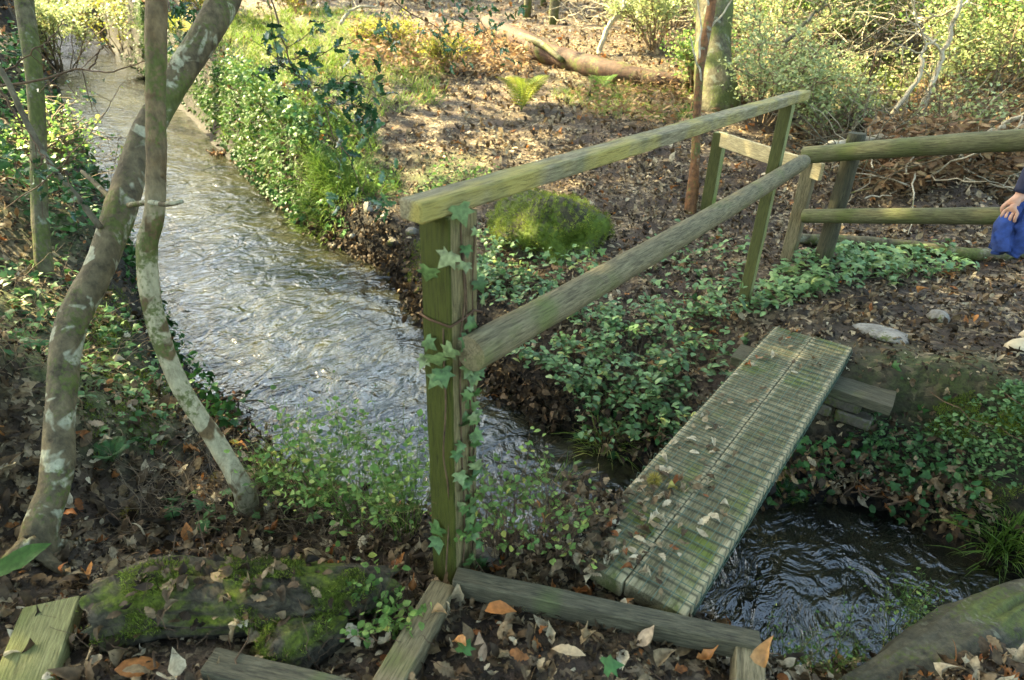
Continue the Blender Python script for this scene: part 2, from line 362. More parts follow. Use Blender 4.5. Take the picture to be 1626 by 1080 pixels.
# ------------------------------------------------------------------ terrain
NE = [(50, 20, .55), (72, 80, .32), (100, 180, .02), (150, 270, -.2), (185, 350, -.38), (225, 430, -.48), (285, 560, -.56), (345, 650, -.6), (450, 745, -.63), (600, 812, -.65), (760, 868, -.67), (930, 930, -.69), (1080, 985, -.7), (1180, 1040, -.7), (1300, 1058, -.7), (1400, 1040, -.7), (1500, 1000, -.7), (1640, 1000, -.72), (1850, 1040, -.76)]
FE = [(112, 15, .55), (190, 78, .32), (250, 133, .02), (318, 188, -.2), (385, 262, -.38), (450, 325, -.48), (530, 385, -.56), (620, 430, -.6), (665, 500, -.63), (770, 595, -.65), (880, 672, -.67), (1000, 740, -.69), (1120, 795, -.7), (1230, 812, -.7), (1320, 795, -.7), (1420, 815, -.7), (1510, 868, -.7), (1640, 925, -.72), (1850, 960, -.76)]
NEw = np.array([az(*p) for p in NE]); FEw = np.array([az(*p) for p in FE])
NEs = spline(NEw, 150); FEs = spline(FEw, 150)
POLY = np.vstack([NEs[:, :2], FEs[::-1, :2]]); MID = (NEs+FEs)/2
def seg_dist(P, A, B):
    d = B-A; t = np.clip(((P-A)@d)/(d@d+1e-12), 0, 1); return np.linalg.norm(P-(A+t[:, None]*d), axis=1)
def inside(P, poly):
    c = np.zeros(len(P), bool); j = len(poly)-1
    for i in range(len(poly)):
        a, b = poly[i], poly[j]
        k = ((a[1] > P[:, 1]) != (b[1] > P[:, 1])) & (P[:, 0] < (b[0]-a[0])*(P[:, 1]-a[1])/(b[1]-a[1]+1e-12)+a[0]); c ^= k; j = i
    return c
def sdist(P):
    d = np.full(len(P), 1e9)
    for S in (NEs[::2, :2], FEs[::2, :2]):
        for i in range(len(S)-1): d = np.minimum(d, seg_dist(P, S[i], S[i+1]))
    return np.where(inside(P, POLY), -d, d)
def zwater(P):
    best = np.full(len(P), 1e9); z = np.zeros(len(P))
    S = MID[::3]
    for i in range(len(S)-1):
        A, B = S[i, :2], S[i+1, :2]; d = B-A; t = np.clip(((P-A)@d)/(d@d+1e-12), 0, 1)
        q = np.linalg.norm(P-(A+t[:, None]*d), axis=1); m = q < best; best = np.where(m, q, best); z = np.where(m, S[i, 2]+t*(S[i+1, 2]-S[i, 2]), z)
    return z
ctl = [az(*p) for p in [
    # near bank
    (60, 870, -.05), (0, 1000, .02), (0, 750, .1), (200, 760, -.15), (300, 800, -.22), (400, 790, -.22), (500, 850, -.2), (640, 880, -.12), (720, 868, -.08), (820, 930, -.06), (900, 900, -.06), (180, 1000, -.02), (500, 1060, -.02), (900, 1060, -.03), (1180, 1070, -.12), (1060, 985, -.1),
    (1300, 1110, -.35), (1500, 1050, -.3), (1626, 1079, -.25), (1560, 1000, -.38), (0, 560, .35), (110, 470, .05), (65, 430, .12), (140, 600, 0), (230, 620, -.2),
    # far bank
    (1180, 500, -.08), (1240, 500, -.04), (1420, 540, -.02), (1620, 560, .0), (1340, 640, -.16), (1450, 690, -.16), (1600, 660, .0), (1330, 740, -.42), (1470, 770, -.35), (1610, 800, -.25),
    (1305, 420, .0), (1245, 410, .0), (1500, 410, .02), (1122, 335, .05), (1050, 450, -.1), (960, 520, -.25), (850, 440, -.18), (760, 420, -.25), (1000, 620, -.4), (1100, 640, -.35), (660, 330, -.15), (560, 300, -.12), (1600, 330, .1)]]
ctl += [ad(*p) for p in [(460, 230, 7.2), (400, 130, 9.5), (330, 80, 11.5), (230, 20, 16), (600, 200, 8.2), (700, 250, 7.3), (825, 165, 9.2), (950, 250, 7.2), (1000, 140, 10), (1140, 175, 8.6), (800, 80, 12.5), (600, 90, 12), (500, 30, 15), (1000, 60, 13), (900, 0, 19), (1300, 150, 11), (1450, 150, 11), (1600, 150, 11), (1400, 270, 8), (1550, 290, 7.5), (1300, 60, 15), (1600, 40, 16), (500, 0, 18),
    (0, 330, 5.2), (60, 280, 6.5), (0, 150, 7.5), (20, 60, 9), (60, 150, 9.5), (0, -50, 11)]]
for k in range(16):
    a = k*math.tau/16
    for rr, zz in ((22, 3.2), (45, 10.0), (90, 22.0)):
        fx, fy = math.cos(a), math.sin(a); front = fx*_fh[0]+fy*_fh[1]
        ctl.append(np.array([rr*fx, rr*fy, zz*(0.95 if front > -0.2 else 0.35)]))
ctl += [np.array(p) for p in ((.77, -1.44, .02), (2, -1, -.1), (0, -3, .05), (3, 3, .05), (2.5, 2, -.1), (-2, -3, .3), (5, 5, .3), (4, -1, -.1), (3, -5, .5), (-5, -2.5, 1.0), (-8, -1, 1.6), (6, 1, -.1))]
ctl = np.array(ctl)
_K = np.sqrt(((ctl[:, None, :2]-ctl[None, :, :2])**2).sum(-1)+0.25**2)
_W = np.linalg.solve(_K + 0.02*np.eye(len(ctl))*-1, ctl[:, 2]-ctl[:, 2].mean()); _m = ctl[:, 2].mean()
def base(P):
    out = np.zeros(len(P))
    for i in range(0, len(P), 20000):
        q = P[i:i+20000]; out[i:i+20000] = np.sqrt(((q[:, None]-ctl[None, :, :2])**2).sum(-1)+0.25**2)@_W+_m
    return out
def ground(P, rough=True):
    P = np.atleast_2d(np.asarray(P, float))[:, :2]
    b = base(P); d = sdist(P); zw = zwater(P)
    if rough:
        r = np.linalg.norm(P, axis=1)
        b = b + 0.05*fbm(P, 1.7, 3, 3)*np.clip(d*2, 0, 1) + 0.018*fbm(P, 9, 5, 2)*np.clip(d*3, .2, 1) + 0.5*fbm(P, .12, 8, 3)*np.clip((r-16)/12, 0, 1)
        d = d + 0.07*fbm(P, 3.1, 9, 3)
    b = np.maximum(b, zw+0.07)
    fb_ = np.full(len(P), 1e9)
    for i in range(0, 80, 4): fb_ = np.minimum(fb_, np.linalg.norm(P-FEs[i, :2], axis=1))
    bw = np.where(fb_ < 1.2, .2, .38)
    s = np.clip(d/bw, 0, 1); s = s*s*(3-2*s); s = np.where(d > 0, 0.12*np.clip(d/.03, 0, 1)+0.88*s, 0)
    out = zw + (b-zw)*s
    ins = np.clip(-d/0.25, 0, 1)
    bed = zw - 0.02 - 0.12*ins
    if rough: bed = bed + 0.05*fbm(P, 6, 21, 2)*ins
    return np.where(d > 0, out, bed)
def gz(x, y): return float(ground([[x, y]])[0])
_ts = np.concatenate([np.linspace(1.2, 8, 500), np.linspace(8, 45, 700)])
def gp(px, py):                                   # where the sight line first meets the ground
    d = ray(px, py); P = CAM+_ts[:, None]*d; g = ground(P, True)
    k = np.where(P[:, 2] < g)[0]
    return P[k[0]] if len(k) else P[-1]
def region(pxs, n):                               # n ground points spread evenly over a patch of ground
    poly = np.array([gp(*p)[:2] for p in pxs]); lo, hi = poly.min(0), poly.max(0); out = []
    while len(out) < n:
        q = rs.uniform(lo, hi, (n*3, 2)); out += list(q[inside(q, poly)])
    q = np.array(out[:n]); return np.hstack([q, ground(q)[:, None]])

moss_spots = [((1480, 700), .42, 1), ((1400, 690), .3, .8), ((1580, 780), .35, .8), ((1620, 660), .3, .8), ((170, 620), .35, 1), ((210, 560), .25, 1), ((540, 270), .5, 1), ((470, 200), .6, .8), ((420, 120), 1.2, .8), ((380, 60), 2, .7), ((700, 290), .5, .8), ((660, 400), .2, .8), ((1300, 140), 1.5, .7), ((1430, 110), 1.5, .8), ((1000, 130), .9, .4), ((120, 350), .5, .9), ((1270, 760), .2, .8), ((30, 480), .5, .6)]
MSP = [(gp(*p)[:2], r, wt) for p, r, wt in moss_spots]
def mossmask(P):
    m = np.zeros(len(P))
    for c, r, wt in MSP: m = np.maximum(m, wt*np.exp(-((np.linalg.norm(P[:, :2]-c, axis=1)/r)**2)))
    return np.clip(m*1.3+0.35*fbm(P[:, :2], 5, 31, 3)*(m > .05), 0, 1)

def build_ground():
    NR, NA = 380, 500
    rr = 110*(np.arange(1, NR+1)/NR)**2.6; th = np.arange(NA)*math.tau/NA
    c = np.array([-0.2, 0.6])
    P = np.stack([c[0]+rr[:, None]*np.cos(th), c[1]+rr[:, None]*np.sin(th)], -1).reshape(-1, 2)
    P = np.vstack([P, c]); z = ground(P)
    i = np.arange(NR-1)[:, None]*NA; j = np.arange(NA)[None]; j2 = (j+1) % NA
    F = np.stack([i+j, i+NA+j, i+NA+j2, i+j2], -1).reshape(-1, 4)
    jj = np.arange(NA); F3 = np.stack([np.full(NA, NR*NA), jj, (jj+1) % NA], 1)
    mb = MB(); V = np.hstack([P, z[:, None]]); sdv = sdist(P); mb.add(V, [F, F3], mossmask(V)*np.clip((sdv-.12)/.15, 0, 1))
    m, t, b = new_mat('woodland_soil')
    v = objc(t); vo = N(t, 'ShaderNodeTexVoronoi'); vo.inputs['Scale'].default_value = 34; vo.inputs['Randomness'].default_value = 1
    dn = noise(t, 9, 3, v); vv = mixc(t, 0.06, v, dn.outputs['Color'], 'ADD'); t.links.new(vv, vo.inputs['Vector'])
    sep = N(t, 'ShaderNodeSeparateColor'); t.links.new(vo.outputs['Color'], sep.inputs[0])
    lit = ramp(t, sep.outputs[0], [(0, (.018, .013, .007)), (.35, (.05, .036, .02)), (.6, (.12, .088, .048)), (.8, (.25, .2, .12)), (.95, (.42, .32, .2))]).outputs[0]
    so_ = ramp(t, noise(t, 5, 5, v, .7).outputs[0], [(0.3, (.02, .014, .009)), (.7, (.075, .05, .034))]).outputs[0]
    f = ramp(t, noise(t, 3, 4, v).outputs[0], [(.4, (0, 0, 0)), (.6, (.8, .8, .8))]).outputs[0]
    c1 = mixc(t, f, so_, lit)
    a = N(t, 'ShaderNodeAttribute', attribute_name='tint')
    mn = noise(t, 40, 4, v, .7); mc = ramp(t, mn.outputs[0], [(.35, (.02, .028, .008)), (.65, (.09, .125, .028))]).outputs[0]
    mf = N(t, 'ShaderNodeMath', operation='MULTIPLY'); t.links.new(a.outputs['Fac'], mf.inputs[0])
    mr = ramp(t, noise(t, 8, 4, v).outputs[0], [(.35, (.3, .3, .3)), (.55, (1, 1, 1))]); t.links.new(mr.outputs[0], mf.inputs[1])
    aw = N(t, 'ShaderNodeAttribute', attribute_name='wet'); c2 = mixc(t, mf.outputs[0], c1, mc); c3 = mixc(t, 1.0, c2, (.09, .085, .065), 'MULTIPLY')  # wet soil tone, with the undercut bank's shade painted in near the water
    t.links.new(mixc(t, aw.outputs['Fac'], c2, c3), b.inputs['Base Color'])
    b.inputs['Roughness'].default_value = 0.8; b.inputs['Specular IOR Level'].default_value = 0.3
    bump(t, b, mn.outputs[0], 0.9, 0.02)
    gn = mb.build('ground', m, kind='structure'); at_ = gn.data.attributes.new('wet', 'FLOAT', 'POINT'); at_.data.foreach_set('value', np.clip(1-(sdv-.1-.015*np.linalg.norm(P, axis=1))/(.35+.02*np.linalg.norm(P, axis=1)), 0, 1).astype(np.float32))
    return gn
build_ground()

def build_water():
    n, k = 620, 44
    A, B = spline(NEw, n), spline(FEw, n)
    A2 = A[:, None, :2]; B2 = B[:, None, :2]; u = np.linspace(-.35, 1.35, k)[None, :, None]
    wid = np.linalg.norm(B2-A2, axis=2, keepdims=True); uu = np.where(u < 0, u*np.minimum(1, 1.0/wid), np.where(u > 1, 1+(u-1)*np.minimum(1, 1.0/wid), u))
    P = (A2*(1-uu)+B2*uu).reshape(-1, 2); z = np.repeat((A[:, 2]+B[:, 2])/2, k)
    z = z + 0.014*fbm(P, 3.6, 41, 3) + 0.003*fbm(P, 14, 44, 2)
    i = np.arange(n-1)[:, None]*k; j = np.arange(k-1)[None]
    F = np.stack([i+j, i+j+1, i+k+j+1, i+k+j], -1).reshape(-1, 4)
    mb = MB(); mb.add(np.hstack([P, z[:, None]]), F)
    m, t, b = new_mat('stream_water')
    v = objc(t); n0 = noise(t, 3.6, 2, v, .5, 1.0); n1 = noise(t, 7.5, 3, objc(t, (1.0, .55, 1)), .5, 2.4); n2 = noise(t, 30, 2, v, .5, .6)
    c = ramp(t, noise(t, 2.2, 4, v).outputs[0], [(.35, (.007, .008, .006)), (.7, (.03, .03, .017))]).outputs[0]
    t.links.new(c, b.inputs['Base Color']); b.inputs['Roughness'].default_value = 0.07; b.inputs['IOR'].default_value = 1.72
    ad_ = N(t, 'ShaderNodeMath', operation='MULTIPLY_ADD'); t.links.new(n2.outputs[0], ad_.inputs[0]); ad_.inputs[1].default_value = .14; t.links.new(n1.outputs[0], ad_.inputs[2])
    a2_ = N(t, 'ShaderNodeMath', operation='MULTIPLY_ADD'); t.links.new(n0.outputs[0], a2_.inputs[0]); a2_.inputs[1].default_value = 1.8; t.links.new(ad_.outputs[0], a2_.inputs[2])
    bump(t, b, a2_.outputs[0], 0.8, 0.028)
    return mb.build('stream_water', m, kind='structure')
build_water()

# ------------------------------------------------------------------ boards, poles
def frame_of(p0, p1, up=(0, 0, 1)):
    X = unit(np.asarray(p1, float)-np.asarray(p0, float)); up = np.asarray(up, float); Y = unit(np.cross(up, X)); Z = np.cross(X, Y); return X, Y, Z
def place(o, p0, X, Y, Z, parent):
    o.parent = parent
    l = np.asarray(p0, float) - (np.array(parent['_loc']) if parent is not None else 0)
    o.matrix_local = Matrix(((X[0], Y[0], Z[0], l[0]), (X[1], Y[1], Z[1], l[1]), (X[2], Y[2], Z[2], l[2]), (0, 0, 0, 1)))
def board(name, p0, p1, w_, h, mat, parent=None, up=(0, 0, 1), rough=0.002, seed=0, bev=0.004, **tg):
    rough *= .4
    """box from p0 to p1; w_ along the side, h along up; p0, p1 are the centres of its end faces"""
    X, Y, Z = frame_of(p0, p1, up); L = float(np.linalg.norm(np.asarray(p1, float)-np.asarray(p0, float)))
    nx = max(2, int(L/0.04)); b = bev
    prof = [(-w_/2+b, -h/2), (w_/2-b, -h/2), (w_/2, -h/2+b), (w_/2, 0), (w_/2, h/2-b), (w_/2-b, h/2), (0, h/2), (-w_/2+b, h/2), (-w_/2, h/2-b), (-w_/2, 0), (-w_/2, -h/2+b)]
    pr = np.array(prof); k = len(pr)
    xs = np.concatenate([[0], np.linspace(b, L-b, nx), [L]])
    V = []
    for ii, x in enumerate(xs):
        s = 1 if 0 < ii < len(xs)-1 else (1-2*b/max(w_, h)*1.2)
        V.append(np.hstack([np.full((k, 1), x), pr*s]))
    V = np.concatenate(V); q = V+seed*3.3
    V[:, 1] += rough*fbm(q, 9, seed, 3)*1.5; V[:, 2] += rough*fbm(q+50, 9, seed, 3)*1.5; V[:, 0] += rough*fbm(q+90, 20, seed, 2)*(np.abs(V[:, 0]-L/2) > L/2-2*b)
    n = len(xs); i = np.arange(n-1)[:, None]*k; j = np.arange(k)[None]; j2 = (j+1) % k
    F = np.stack([i+j, i+k+j, i+k+j2, i+j2], -1).reshape(-1, 4)
    V = np.vstack([V, [[0, 0, 0], [L, 0, 0]]]); m = n*k; jj = np.arange(k); j3 = (jj+1) % k
    mb = MB(); mb.add(V, [F, np.stack([np.full(k, m), jj, j3], 1), np.stack([np.full(k, m+1), (n-1)*k+j3, (n-1)*k+jj], 1)])
    o = mb.build(name, mat, None, np.zeros(3), smooth=False, **tg); place(o, p0, X, Y, Z, parent); return o
def pole(name, p0, p1, r0, r1, mat, parent=None, seed=0, bend=0.0, **tg):
    X, Y, Z = frame_of(p0, p1, (0, 0, 1) if abs(unit(np.asarray(p1, float)-np.asarray(p0, float))[2]) < .9 else (1, 0, 0)); L = float(np.linalg.norm(np.asarray(p1, float)-np.asarray(p0, float)))
    n = max(6, int(L/0.05)); x = np.linspace(0, L, n); P = np.stack([x, 0*x, bend*np.sin(x/L*math.pi)], 1)
    P = np.vstack([P[:1]-[[.0005, 0, 0]], P, P[-1:]+[[.0005, 0, 0]]]); rr = np.concatenate([[r0*.93], np.linspace(r0, r1, n), [r1*.93]])
    mb = MB(); tube(mb, P, rr, 18, wob=0.05, seed=seed)
    o = mb.build(name, mat, None, np.zeros(3), smooth=True, **tg); place(o, p0, X, Y, Z, parent)
    return o

# ------------------------------------------------------------------ footbridge
W, L = .433, 2.27
fb = thing('footbridge', (W/2, L/2, -.04), 'narrow plank footbridge covered in green wire mesh spanning the stream', 'footbridge')
for s, (x0, x1) in enumerate(((0.002, W/2-.0015), (W/2+.0015, W-.002))):
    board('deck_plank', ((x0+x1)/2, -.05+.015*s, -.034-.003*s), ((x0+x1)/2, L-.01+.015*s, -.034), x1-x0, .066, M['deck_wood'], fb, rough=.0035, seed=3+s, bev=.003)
mb = MB(); zt = .0045
nl = 10
for i in range(nl):
    x = W*(i+.5)/nl; ys = np.linspace(-.06, L-.005, 60); P = np.stack([x+.004*fbm(np.stack([ys, ys*0+i], 1), 2, 3, 2), ys, zt+.004+.003*fbm(np.stack([ys, ys*0+i], 1), 5, 9, 2)], 1)
    tube(mb, P, .0013, 5)
for k in range(44):
    y = .0+L*(k+.3)/44; xs = np.linspace(-.006, W+.006, 16)
    P = np.stack([xs, y+.004*fbm(np.stack([xs, xs*0+k], 1), 5, 13, 2)+.006*math.sin(k*.7), zt+.003*fbm(np.stack([xs, xs*0+k], 1), 9, 15, 2)], 1)
    P = np.vstack([[[-.007, y, -.02]], P, [[W+.008, y, -.015]], [[W+.009, y+.004, -.06]]])
    tube(mb, P, .0016, 5)
tube(mb, [(W+.009, y, -.05+.006*math.sin(y*9)) for y in np.linspace(0, L, 40)], .0013, 5)
tube(mb, [(W+.009, y, -.022+.004*math.sin(y*7)) for y in np.linspace(0, L, 40)], .0013, 5)
mb.build('wire_mesh', M['wire'], fb)
# far bearer sticks out to the right under the deck
b0, b1 = np.array([-.12, 1.97, -.115]), np.array([.72, 2.02, -.13])
board('bearer', b0, b1, .2, .055, M['board_dark'], fb, rough=.003, seed=8, label='dark bearer board sticking out under the far end')
board('bearer', (-.1, .1, -.115), (.41, .1, -.115), .12, .07, M['board_dark'], fb, rough=.003, seed=9)
for j in range(2):
    for k in range(3):
        x = .1+k*.2+j*.07; board('brick', (x-.09, 1.98, -.19-j*.075), (x+.09, 1.98, -.19-j*.075), .1, .065, M['dark_stone'], fb, rough=.006, seed=20+j*3+k, bev=.01)

# ------------------------------------------------------------------ handrail
xr, wR, hR, zR = -.2506, .0754, .0511, 1.2586
hr = thing('handrail', (xr-wR/2, 1.0, -.1), 'weathered handrail with lichened top rail and round lower pole beside the footbridge', 'handrail')
xc = xr-wR/2
def slz(y): return .0068*y
board('top_rail', (xc, -.4426, zR-hR/2+slz(-.44)), (xc, 2.853, zR-hR/2+slz(2.853)), wR, hR, M['rail_wood'], hr, rough=.003, seed=31, bev=.005, label='flat weathered top rail with yellow lichen')
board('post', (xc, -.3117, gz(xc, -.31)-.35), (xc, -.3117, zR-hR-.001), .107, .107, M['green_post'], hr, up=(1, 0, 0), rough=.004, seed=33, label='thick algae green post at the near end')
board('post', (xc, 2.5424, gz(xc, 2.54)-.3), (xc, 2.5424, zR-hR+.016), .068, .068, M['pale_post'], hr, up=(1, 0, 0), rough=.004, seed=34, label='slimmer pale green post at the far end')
xl = -.2883+.1589; zl = .8533
p0 = at(738, 588, 2.22); p0 = np.array([xc+.107/2+.049, -.345, .842]); p1 = np.array([xc+.068/2+.05, 2.86, .862])
pole('lower_rail', p0, p1, .05, .047, M['pole_wood'], hr, seed=36, bend=-.012, label='round wooden lower rail')
mb = MB(); tube(mb, [(xc-.056, -.37, .92), (xc-.02, -.372, .915), (xc+.056, -.372, .917), (xc+.062, -.33, .925), (xc+.06, -.28, .935), (xc+.07, -.26, .925)], .0035, 6)
mb.build('wire_tie', M['iron'], hr)

# return section behind and the round rail fence
def up_to(pb, px, py):                            # point above pb (vertical) whose sight line row is py
    zs = np.linspace(pb[2], pb[2]+3, 600); Q = np.stack([np.full(600, pb[0]), np.full(600, pb[1]), zs], 1)-CAM
    yy = 540-FPX*(Q@_u2)/(Q@_fw); k = np.argmin(abs(yy-py)); return np.array([pb[0], pb[1], zs[k]])
q1 = gp(1122, 338); q2 = gp(1250, 413)
t1, t2 = up_to(q1, 0, 210), up_to(q2, 0, 250)
rf = thing('side_rail', (q1+q2)/2, 'short wing of rail with two square posts and a sunlit pale board beyond the bridge', 'fence')
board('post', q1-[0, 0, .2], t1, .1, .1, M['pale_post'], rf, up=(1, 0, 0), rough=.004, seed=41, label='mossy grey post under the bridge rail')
board('post', q2-[0, 0, .2], t2, .1, .09, M['board_brown'], rf, up=(1, 0, 0), rough=.004, seed=42, label='brown square post beside the round fence')
_d = unit(q2-q1); board('rail_board', t1-[0, 0, .055]-_d*.08+[.06, -.06, 0], t2-[0, 0, .075]+_d*.05+[.06, -.06, 0], .03, .12, M['new_wood'], rf, rough=.003, seed=43)

q3 = gp(1303, 424); t3 = up_to(q3, 0, 212)
ff = thing('pole_fence', q3, 'rustic fence of two round green poles fixed to a dark round post', 'fence')
pole('post', q3-[0, 0, .2], t3, .062, .058, M['dark_post'], ff, seed=45)
D3 = float(np.hypot(*(q3-CAM)[:2]))
def fence_pt(px, py, off=0): return ad(px, py, D3-.1+off)
a0, a1 = fence_pt(1277, 247), fence_pt(1626, 228, -.35); a1 = a0+(a1-a0)*1.9
c0, c1 = fence_pt(1277, 343), fence_pt(1626, 343, -.35); c1 = c0+(c1-c0)*1.9
pole('rail', a0, a1, .057, .062, M['fence_pole'], ff, seed=46, bend=.02)
pole('rail', c0, c1, .05, .052, M['fence_pole'], ff, seed=47)
e = a0+(a1-a0)*.93; e[2] = gz(e[0], e[1]); pole('post', e-[0, 0, .2]+[0, .12, 0], [e[0], e[1]+.12, a1[2]+.12], .06, .058, M['dark_post'], ff, seed=48)

# ------------------------------------------------------------------ boards round the near landing
def lay(name, pxa, pxb, za, zb, w_, h, mat, seed, label, cat='board', **k):
    A, B = az(*pxa, za), az(*pxb, zb); A[2] -= h/2; B[2] -= h/2
    o = board(name, A, B, w_, h, mat, None, rough=.004, seed=seed, **k)
    return tag(o, label, cat)
lay('edging_board', (722, 910), (1208, 1015), .03, .015, .06, .075, M['board_dark'], 51, 'long wet grey edging board across the near end of the footbridge')
lay('stake', (1192, 1020), (1192, 1150), .0, .0, .085, .1, M['board_brown'], 52, 'short pale stake at the right end of the long edging board', 'stake')
lay('edging_board', (705, 925), (605, 1100), -.0, .03, .085, .08, M['board_brown'], 53, 'brown board in the leaf litter with a thin leaning twig beside it', )
lay('edging_board', (330, 1045), (640, 1120), .05, .05, .075, .13, M['board_dark'], 54, 'dark wet board in the litter below the mossy rotten log')
lay('edging_board', (82, 955), (-30, 1250), .05, .08, .15, .05, M['board_green'], 55, 'broad flat olive board at the lower left corner')

# ------------------------------------------------------------------ trees
def trunk_tube(mb, pts, rad, n=60, sides=20, wob=.09, seed=0, amp=0.0):
    P = spline(pts, n)
    if amp: P = wiggle(P, amp, .35, seed)
    tube(mb, P, rspline(rad, n), sides, wob=wob, seed=seed)
    return P
def branchlets(mb, P0, n, length, r, seed, up=.2, sub=2, tips=None, spread=1.0):
    """random twigs leaving the path P0; collects tip points"""
    rr = np.random.RandomState(seed)
    for _ in range(n):
        k = rr.randint(len(P0)//3, len(P0)); d = unit(rr.normal(size=3)*[spread, spread, .6]+[0, 0, up]); l = length*rr.uniform(.5, 1.1)
        m = 7; Q = [P0[k]]
        for i in range(m):
            d = unit(d+rr.normal(size=3)*.22+[0, 0, .03]); Q.append(Q[-1]+d*l/m)
        Q = np.array(Q); tube(mb, Q, np.linspace(r, r*.35, m+1), 5, cap=False)
        if tips is not None: tips.extend(list(Q[2:]))
        if sub: branchlets(mb, Q, 3, length*.45, r*.5, rr.randint(1e6), up, sub-1, tips, spread)

# leaning tree A
ba = gp(55, 885)
ta = thing('leaning_tree', ba, 'thick lichened trunk leaning across the stream and crossing behind the slimmer one', 'tree')
mb = MB(); PA = trunk_tube(mb, [ba-[0, 0, .12], at(62, 850, 2.16), at(88, 760, 2.2), at(97, 640, 2.25), at(112, 520, 2.32), at(160, 420, 2.42), at(196, 320, 2.5), at(225, 225, 2.6), at(285, 120, 2.7), at(345, 20, 2.8), at(400, -110, 2.95), at(470, -400, 3.3), at(600, -900, 3.8)],
    [.075, .055, .050, .049, .052, .052, .058, .054, .057, .064, .064, .06, .04], 180, 36, .13, 61)
for a_, l_ in ((.3, .2), (1.7, .2), (3.0, .17), (5.0, .18)):
    e_ = ba+[math.cos(a_)*l_, math.sin(a_)*l_, 0]; e_[2] = gz(e_[0], e_[1])-.03; tube(mb, spline([ba+[0, 0, .07], ba*.55+e_*.45+[0, 0, .035], e_], 16), np.linspace(.03, .008, 16), 10, wob=.25, seed=int(a_*9))
mb.build('trunk', M['lichen_bark'], ta)
mb = MB(); tips = []
tube(mb, spline([at(160, 362, 2.4), at(120, 310, 2.35), at(80, 262, 2.3), at(40, 190, 2.25), at(0, 110, 2.2), at(-90, 0, 2.2)], 24), np.linspace(.012, .009, 24), 8, wob=.1)
mb.build('branch', M['grey_bark'], ta)
mb = MB(); tube(mb, spline([at(178, 318, 2.45), at(155, 295, 2.5), at(130, 272, 2.55)], 8), np.linspace(.012, .008, 8), 8)
tube(mb, spline([at(205, 326, 2.42), at(238, 321, 2.3), at(262, 325, 2.26), at(289, 320, 2.22)], 10), np.linspace(.011, .008, 10), 8, wob=.15); mb.build('branch', M['lichen_bark'], ta)

bb = gp(392, 800)
tb = thing('slim_tree', bb, 'slim pale barked tree curving up out of the bank in front of the leaning trunk', 'tree')
mb = MB(); PB = trunk_tube(mb, [bb-[.0, 0, .1], at(385, 775, 2.5), at(345, 705, 2.5), at(285, 610, 2.45), at(245, 500, 2.4), at(233, 400, 2.35), at(245, 340, 2.33), at(248, 250, 2.3), at(247, 150, 2.28), at(248, 50, 2.25), at(247, -60, 2.25), at(240, -300, 2.3), at(200, -800, 2.5)],
    [.055, .042, .034, .035, .035, .037, .034, .035, .034, .036, .036, .034, .03], 170, 28, .14, 63)
mb.build('trunk', M['birch_bark'], tb)

bc = gp(66, 436)
tc_ = thing('thin_tree', bc, 'thin grey green tree trunk standing on the bank at the left edge', 'tree')
mb = MB(); PC = trunk_tube(mb, [bc-[0, 0, .1], at(66, 380, 3.9), at(62, 300, 3.9), at(60, 200, 3.85), at(52, 100, 3.8), at(38, 0, 3.8), at(30, -100, 3.8), at(0, -500, 4)], [.055, .046, .044, .044, .048, .05, .05, .045], 60, 14, .1, 65)
mb.build('trunk', M['moss_bark'], tc_)

# big mossy tree and red sapling at the far side
bd = gp(1140, 165)
td = thing('mossy_tree', bd, 'big mossy green tree trunk behind the end of the handrail', 'tree')
dd = float((bd-CAM)@_fw)
mb = MB(); trunk_tube(mb, [bd-[0, 0, .2], at(1138, 150, dd), at(1134, 110, dd), at(1132, 60, dd), at(1134, 0, dd), at(1134, -200, dd+.3), at(1140, -900, dd+1)], [.34, .29, .25, .235, .235, .22, .16], 60, 26, .13, 67)
mb.build('trunk', M['moss_bark'], td)
be = gp(1096, 338)
te = thing('sapling', be, 'thin reddish sapling with mossy foot in front of the big mossy tree', 'tree')
de = float((be-CAM)@_fw)
mb = MB(); PE_ = trunk_tube(mb, [be-[0, 0, .1], at(1100, 300, de), at(1104, 250, de), at(1107, 180, de), at(1112, 110, de), at(1122, 50, de), at(1132, -10, de), at(1150, -200, de), at(1180, -700, de)], [.06, .055, .04, .036, .038, .043, .04, .035, .02], 70, 12, .12, 68)
mb.build('trunk', M['red_bark'], te)
mb = MB()
for (x0, y0), (x1, y1) in (((1112, 110), (1100, -30)), ((1122, 50), (1170, -20)), ((1108, 150), (1096, 60)), ((1128, 20), (1100, -60))):
    tube(mb, wiggle(spline([at(x0, y0, de), at((x0+x1)/2+6, (y0+y1)/2, de-.05), at(x1, y1, de-.1)], 10), .03, .6, x0), np.linspace(.012, .006, 10), 6)
mb.build('branch', M['pale_wood'], te)

# ------------------------------------------------------------------ fallen logs
def log(name, pts, rad, mat, label, cat='log', seed=0, n=50, sides=18, wob=.12, amp=0.0, group=None):
    P = spline(pts, n); P = wiggle(P, amp, .4, seed) if amp else P
    org = P[len(P)//2].copy(); mb = MB(); tube(mb, P, rspline(rad, n), sides, wob=wob, seed=seed)
    o = mb.build(name, mat, None, org); return tag(o, label, cat, group)
def gpo(px, py, dz): 
    p = gp(px, py); return p+[0, 0, dz]
fl = thing('fallen_log', gp(900, 110), 'big reddish brown fallen log lying across the far slope', 'log')
mb = MB(); Pl = spline([gpo(775, 55, .15), gpo(830, 82, .15), gpo(880, 103, .14), gpo(960, 126, .13), gpo(1030, 140, .12), gpo(1095, 146, .1)], 50)
tube(mb, Pl, rspline([.2, .19, .17, .15, .13, .11], 50), 20, wob=.2, seed=71); mb.build('trunk', M['log_bark'], fl)
